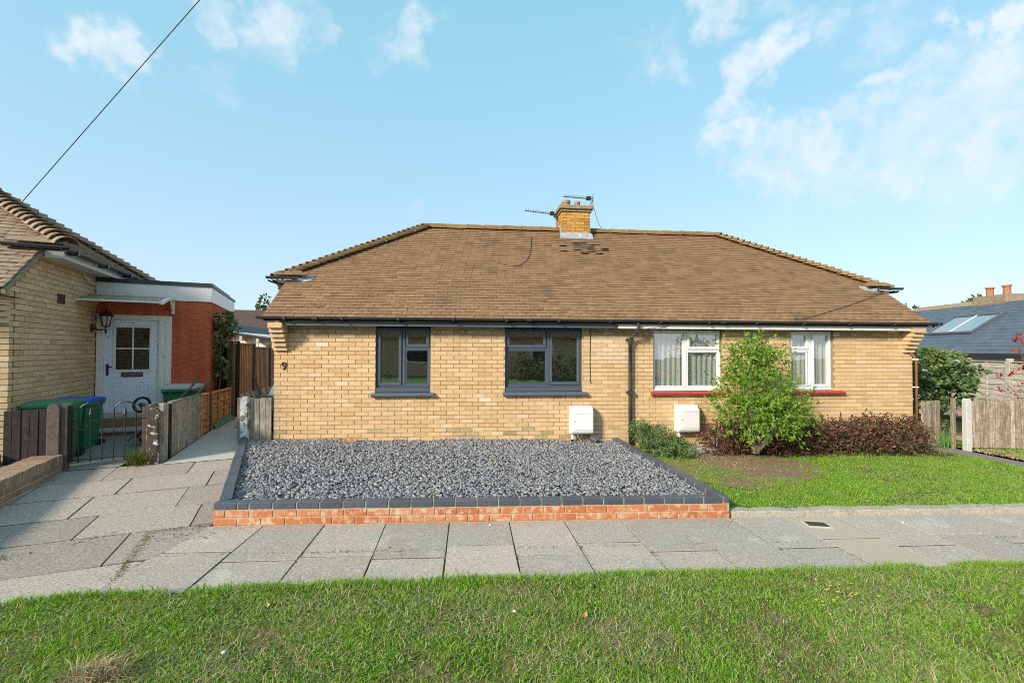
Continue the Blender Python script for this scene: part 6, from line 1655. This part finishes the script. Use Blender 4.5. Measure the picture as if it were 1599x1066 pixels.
def far_tree(label, loc, h, r, mat, seed, group='trees beyond the roofs', trunk=.2, kind='round', n=1500, ls=.3):
    t = thing('tree', label, 'tree', loc, (0, 0, 0), group); g = np.random.default_rng(seed)
    if kind == 'conifer': BL = [(g.normal(0, .1), g.normal(0, .1), h*(.3+.68*i/8), r*(1-.85*i/8)+.1, r*(1-.85*i/8)+.1, h*.07) for i in range(9)]
    else: BL = [(g.normal(0, r*.45), g.normal(0, r*.4), h*.68+g.normal(0, h*.12), r*g.uniform(.3, .5), r*g.uniform(.3, .5), h*g.uniform(.10, .18)) for i in range(12)]
    P, D = blob_points(n, BL, seed, .5); Vv, F = leaves(P, D, ls, .6, seed+1, .1)
    o = put('crown', np_mesh('crown', Vv, F, [mat]), t); tag(o, kind='stuff')
    b = MB(); b.tube([(0, 0, -.3), (.05, 0, h*.4), (0, .05, h*.85)], trunk, 7, r1=.04)
    for q in BL[:8]: b.tube([(0, 0, q[2]*.7), Vector(q[:3])], .06, 5, r1=.02)
    b.build('trunk', M['bark'], t)
far_tree('dark conifer rising behind the distant brown roof', (-15.2, 36, 0), 5.6, 1.3, M['treeleaf'], 90, kind='conifer')
far_tree('yellowing round tree behind the red porch roof', (-16.4, 34, 0), 4.2, 1.5, M['yellowleaf'], 91)
far_tree('small green tree above the far end of the slate roof ridge', (25.2, 24, 0), 4.75, .8, M['treeleaf'], 92)
far_tree('rounded green treetop between slate ridge and its chimney pots', (31.2, 26, 0), 5.25, 1.4, M['treeleaf'], 93)
# thin bare twigs of a tree far behind the left hip
t = thing('bare_tree', 'faint bare tree twigs showing above the left hip of the roof', 'tree', (-3.3, 22, 0))
b = MB(); b.tube([(0, 0, -.2), (0, 0, 4.2)], .10, 6, r1=.03); b.build('trunk', M['bark'], t)
b = MB()
for k in range(26):
    a = random.uniform(-1.9, 1.5); z0 = random.uniform(2.8, 4.2); b.tube([(0, 0, z0), (a*.5, random.uniform(-.4, .4), z0+.9), (a, random.uniform(-.6, .6), 5.6+random.uniform(-.3, .5)-abs(a)*.25)], .012, 4, r1=.003)
b.build('crown', M['twig'], t)

tuft = thing('grass_tuft', 'pale green grass tuft at the foot of the flaking gate post', 'grass tuft', nb(1.36, -.07, .17))
g = np.random.default_rng(6); P = np.stack([g.normal(0, .055, 260), g.normal(0, .03, 260), np.zeros(260)], 1); Vv, F = blades(P, .27, .009, .75, 8)
tag(put('blades', np_mesh('blades', Vv, F, [M['moss']]), tuft), kind='stuff')

# ------------------------------------------------------------------ lawns, moss, litter
def lawn(name, poly, hf, dens, h, w, seed, label, straw=.08, near=None, thin=None, lean=.6):
    g = np.random.default_rng(seed); x0, x1 = min(p[0] for p in poly), max(p[0] for p in poly); y0, y1 = min(p[1] for p in poly), max(p[1] for p in poly)
    n = int((x1-x0)*(y1-y0)*dens); x = g.uniform(x0, x1, n); y = g.uniform(y0, y1, n); k = in_poly(x, y, poly)
    cl = vnoise(x, y, 3.0, seed)*.5+vnoise(x, y, 9.0, seed+1)*.5
    keep = g.random(n) < np.clip(.25+1.5*cl, .0, 1)
    if near is not None: keep &= g.random(n) < near(x, y)
    k &= keep; x, y, cl = x[k], y[k], cl[k]
    if thin is not None:
        kk = g.random(len(x)) > thin(x, y); x, y, cl = x[kk], y[kk], cl[kk]
    z = hf(x, y); P = np.stack([x, y, z], 1); hh = h*(.30+1.0*cl+.9*np.clip(vnoise(x, y, 1.4, seed+9)-.45, 0, 1))
    s = (g.random(len(x)) < straw*(.4+1.6*vnoise(x, y, 2.2, seed+2)))
    Va, Fa = blades(P[~s], hh[~s], w, lean, seed+3)
    Ps = P[s]; Ps[:, 2] += .012; Vb, Fb = blades(Ps, h*1.7, w*.62, 1.9, seed+4)
    nc = int(len(x)*.09); ic = g.integers(0, len(x), nc); Pc = P[ic]+np.stack([g.normal(0, .02, nc), g.normal(0, .02, nc), g.uniform(.01, h*.6, nc)], 1)
    Dn = g.normal(0, 1, (nc, 3)); Dn[:, 2] = .15; Vc, Fc = leaves(Pc, Dn, w*3.4, .9, seed+5, .0)
    Vv, F, mi = merge([(Va, Fa, 0), (Vb, Fb, 1), (Vc, Fc, 2)])
    o = put(name, np_mesh(name, Vv, F, [M['grass'], M['straw'], M['clover']], mi)); tag(o, label, 'grass', kind='stuff'); return o
def verge_near(x, y): return np.where((y > 1.7) & (np.abs(x-.1*y) < y*1.25+.6), 1.0, .22)
lawn('grass', [(-8.9, .5), (11, .5), (11, 3.47), (-1.2, 3.48), (-2.7, 3.40), (-3.4, 3.26), (-8.9, 2.02)], lambda x, y: Hs(x, y)+.008+(vnoise(x, y, 1.1, 3)-.5)*.03, 25000, .040, .0050, 101, 'worn green grass verge in front of the pavement', .10, verge_near,
     lambda x, y: np.clip((vnoise(x, y, 1.6, 222)-.52)*3.0, 0, .72)*np.clip((3.40-y)*2.2, 0, 1), 1.0)
# taller untrimmed blades where the verge meets the paving
g = np.random.default_rng(12); n = 15000; x = g.uniform(-5, 7, n); y = np.interp(x, [-6, -3.4, -2.7, -1.2, 9], [2.64, 3.26, 3.40, 3.48, 3.47])+.005+g.normal(0, .035, n)+.06*(vnoise(x, x*0, 2.5, 9)-.5); P = np.stack([x, y, Hs(x, y)+.005], 1); k = vnoise(x, y, 2.0, 14) > .25; Vv, F = blades(P[k], .062, .005, .6, 15)
tag(put('edge_grass', np_mesh('edge_grass', Vv, F, [M['grass']])), 'longer grass overhanging the edge of the pavement', 'grass', kind='stuff')
def bare(x, y):
    d = np.minimum(np.hypot((x-4.25)/1.05, (y-6.95)/.62), np.hypot((x-3.75)/.5, (y-5.9)/.3)+.35)+(vnoise(x, y, 3, 5)-.5)*1.1+(vnoise(x, y, 9, 6)-.5)*.5
    return np.clip(1.25-d, 0, 1)*.97
lawn('lawn_grass', LAWN, lambda x, y: Hs(x, y)+.05+(vnoise(x, y, 1.1, 31)-.5)*.03, 9000, .036, .0068, 131, 'short green lawn with bare brown patches in front of the right bungalow', .05, lambda x, y: np.where(x < 9.2, 1.0, .35)*np.where((y > 7.25) & (x > 3.6), .12, 1), bare)
lawn('far_grass', [(9.72, 4.88), (13.3, 4.88), (13.3, 8.9), (10.6, 9), (10.6, 13), (9.45, 13), (9.55, 8.4), (9.72, 7.9)], lambda x, y: Hs(x, y)+.05, 2600, .055, .010, 161, 'strip of grass beside the dark side path', .12)
g = np.random.default_rng(141); n = 2600; x = 4.2+g.normal(0, .6, n); y = 6.8+g.normal(0, .45, n); k = (y < 7.6) & (x > 3.0) & (g.random(n) < bare(x, y)+.15); P = np.stack([x, y, Hs(x, y)+.072], 1)[k]; Vv, F = blades(P, .036, .006, 2.4, 142)
tag(put('dead_thatch', np_mesh('dead_thatch', Vv, F, [M['straw']])), 'dead straw scattered over the bare brown patch of lawn', 'dry grass', kind='stuff')
# straw-coloured edging along the side path
g = np.random.default_rng(17); n = 5200; t_ = g.random(n); x = 9.82+.10*t_+g.normal(0, .09, n); y = 7.75-2.7*t_+g.normal(0, .04, n); P = np.stack([x, y, Hs(x, y)+.05], 1); Vv, F = blades(P, .07, .012, 1.2, 18)
tag(put('dry_edging', np_mesh('dry_edging', Vv, F, [M['straw']])), 'band of dead straw grass edging the dark side path', 'grass', kind='stuff')
# moss and weeds in the paving joints
g = np.random.default_rng(19); Pm = []
def joint(a, b, n, wd=.012):
    t_ = g.random(n); Pm.append(np.stack([a[0]+(b[0]-a[0])*t_+g.normal(0, wd, n), a[1]+(b[1]-a[1])*t_+g.normal(0, wd, n)], 1))
joint((-2.47, 4.74), (-2.92, 4.60), 500, .022); joint((-2.92, 4.60), (-2.72, 4.05), 750, .026); joint((-2.72, 4.05), (-2.62, 3.75), 260, .015)
joint((-3.4, 4.35), (-3.05, 4.95), 160); joint((-4.3, 4.05), (-3.9, 4.9), 220, .02); joint((-3.9, 4.02), (-3.7, 4.1), 160, .03); joint((-5.3, 5.6), (-5.05, 6.2), 260, .03); joint((-3.6, 4.2), (-4.3, 4.0), 160)
for i in range(0, 15):
    X = -2.60+.608*i
    if random.random() < .7: joint((X, 3.52), (X+.005, 4.1), random.randint(20, 110), .007)
    if random.random() < .6: joint((X, 4.1), (X+.6, 4.1), random.randint(20, 80), .007)
joint((2.9, 4.72), (4.0, 4.73), 60, .01)
Pm = np.concatenate(Pm); P = np.stack([Pm[:, 0], Pm[:, 1], Hs(Pm[:, 0], Pm[:, 1])-.012], 1); Vv, F = blades(P, .028, .006, .8, 20)
tag(put('joint_moss', np_mesh('joint_moss', Vv, F, [M['moss']])), 'moss and tiny weeds in the joints of the paving', 'moss', kind='stuff')
# dry tussock, twigs, leaves, pebbles, flowers on the verge
g = np.random.default_rng(23); P = np.stack([-1.92+g.normal(0, .07, 420), 2.62+g.normal(0, .03, 420), np.full(420, .075)], 1); Vv, F = blades(P, .13, .005, 1.3, 24)
tag(put('dry_tussock', np_mesh('dry_tussock', Vv, F, [M['straw']])), 'heap of dead straw coloured grass on the green verge', 'dry grass')
def litter(name, label, cat, mesh, spots, group):
    for i, (x, y, rz) in enumerate(spots):
        o = put(name, mesh, None, (x, y, Hf(x, y)+(.035 if y < 3.5 else .004)), (random.uniform(-.3, .3), random.uniform(-.3, .3), rz)); tag(o, label[i] if isinstance(label, list) else label, cat, group)
b = MB(); b.add([(0, 0, 0), (.02, .016, .008), (.05, .0, .012), (.02, -.016, .006), (.025, 0, -.002)], [(0, 4, 1), (4, 2, 1), (0, 3, 4), (4, 3, 2)]); lm = b.mesh('fallen_leaf', M['leaf_dead'])
litter('fallen_leaf', ['small orange brown leaf on the verge below the middle of the wall', 'curled brown leaf on the grass near the pavement edge', 'dry leaf beside the mossy crack in the forecourt', 'dry leaf under the right end of the red wall', 'brown leaf on the pale garden path', 'brown leaf on the paving near the garden kerb'], 'leaf', lm, [(.78, 2.95, 1), (-1.3, 3.2, 2), (-2.55, 4.4, 0), (2.8, 4.6, 1.4), (-3.9, 7.6, .5), (5.2, 4.4, 2)], 'fallen leaves')
b = MB(); b.lathe([(.004, -.006), (.013, 0), (.010, .009), (.002, .012)], 7); pm = b.mesh('pebble', M['stone_white'])
litter('pebble', ['white pebble in the grass beside the dry tussock', 'white pebble in the middle of the grass verge', 'white pebble on paving under the red wall', 'white pebble on the paving before the kerb'], 'pebble', pm, [(-1.35, 2.75, 0), (.33, 3.05, 1), (.25, 4.63, 2), (4.7, 4.5, 1)], 'white pebbles')
b = MB(); b.tube([(-.06, .05, .006), (-.05, .0, .008), (.0, -.03, .007), (.05, -.05, .008)], .005, 5); tag(b.build('twig', M['leaf_dead'], None, loc=(-.62, 4.12, Hf(-.6, 4.1)+.004)), 'bent brown twig lying across a paving joint', 'twig')
b = MB()
for k in range(22):
    x, y = random.gauss(0, .16), random.gauss(0, .09); z = random.uniform(.05, .075)
    for q in range(5):
        a = 2*PI*q/5; b.add([(x, y, z), (x+.011*math.cos(a-.5), y+.011*math.sin(a-.5), z+.003), (x+.011*math.cos(a+.5), y+.011*math.sin(a+.5), z+.003)], [(0, 1, 2)])
tag(b.build('yellow_flowers', M['flower'], None, loc=(2.72, 3.10, Hf(2.7, 3.1))), 'scatter of tiny yellow flowers in the verge grass', 'flowers', kind='stuff')
# slate spill beside the corner of the low wall
o = chips('slate_spill', [(-2.8, 4.35), (-2.1, 4.45), (-2.15, 4.71), (-2.75, 4.7)], lambda x, y: Hs(x, y)+.012, 900, .006, .018, M['gravel_base'], 55); tag(o, 'dark slate crumbs spilled on the paving at the wall corner', 'slate crumbs')

# ------------------------------------------------------------------ overhead wires
def wire(name, label, A, B, sag, r=.008):
    pts = []
    for i in range(25):
        t = i/24; p = Vector(A)*(1-t)+Vector(B)*t; p.z -= sag*4*t*(1-t); pts.append(p)
    b = MB(); b.tube(pts, r, 5); tag(b.build(name, M['black']), label, 'cable')
wa = CAM_POS+(FW+RT*((-70-799.5)/711)-UP*((434-533)/711))*7.4; wb_ = CAM_POS+(FW+RT*((312-799.5)/711)-UP*((0-533)/711))*6.4
wire('telephone_wire', 'black telephone wire rising from the left roof across the sky', wa, wb_+(wb_-wa)*1.9, .0, .006)
wire('eave_cable', 'thin cable drooping from roof corner to right gutter', (8.75, 8.72, 3.05), (6.0, 7.78, 2.36), .05, .006)
wire('eave_cable', 'second thin cable running low across the right tiles to the downpipe', (8.70, 8.70, 3.0), (2.6, 7.76, 2.10), .02, .005)

# ------------------------------------------------------------------ across the road (seen in the window glass)
oh = thing('opposite_bungalow', 'beige bungalow across the road mirrored in the windows', 'bungalow', (-1, -14.5, 0))
b = MB(); b.box(-9, 13, -6, 0, -.3, 2.7); b.build('wall', M['brick'], oh)
b = MB(); b.extr([(.45, 2.6), (-6.5, 2.6), (-3, 5.0)], 'x', -9.4, 13.4); b.build('roof', M['tile'], oh)
for x in (-7, -3, 1.2, 5.5, 9.5):
    b = MB(); frame_ring(b, x, x+1.5, .95, 2.15, .1, .0, .05); f_ = b.build('window', M['white'], oh)
    b = MB(); b.box(x+.1, x+1.4, .01, .03, 1.05, 2.05); b.build('pane', M['black'], f_)
for i, (x0, x1) in enumerate(((3.2, 5.6), (6.6, 9.5))):
    P, D = blob_points(1500, [(x0+(x1-x0)*k/7, -11.2, .45, .5, .5, .95+.3*math.sin(k*2.1)) for k in range(8)], 300+i, .6); Vv, F = leaves(P, D, .16, .6, 301+i, .2)
    tag(put('opposite_hedge', np_mesh('opposite_hedge', Vv, F, [M['treeleaf']])), ('dark hedge across the road mirrored in the anthracite window', 'second dark hedge across the road further right')[i], 'hedge')
og = sheet('opposite_lawn', [(-40, -13.9), (40, -13.9), (40, -6.1), (-40, -6.1)], .0, M['clover']); tag(og, kind='structure')
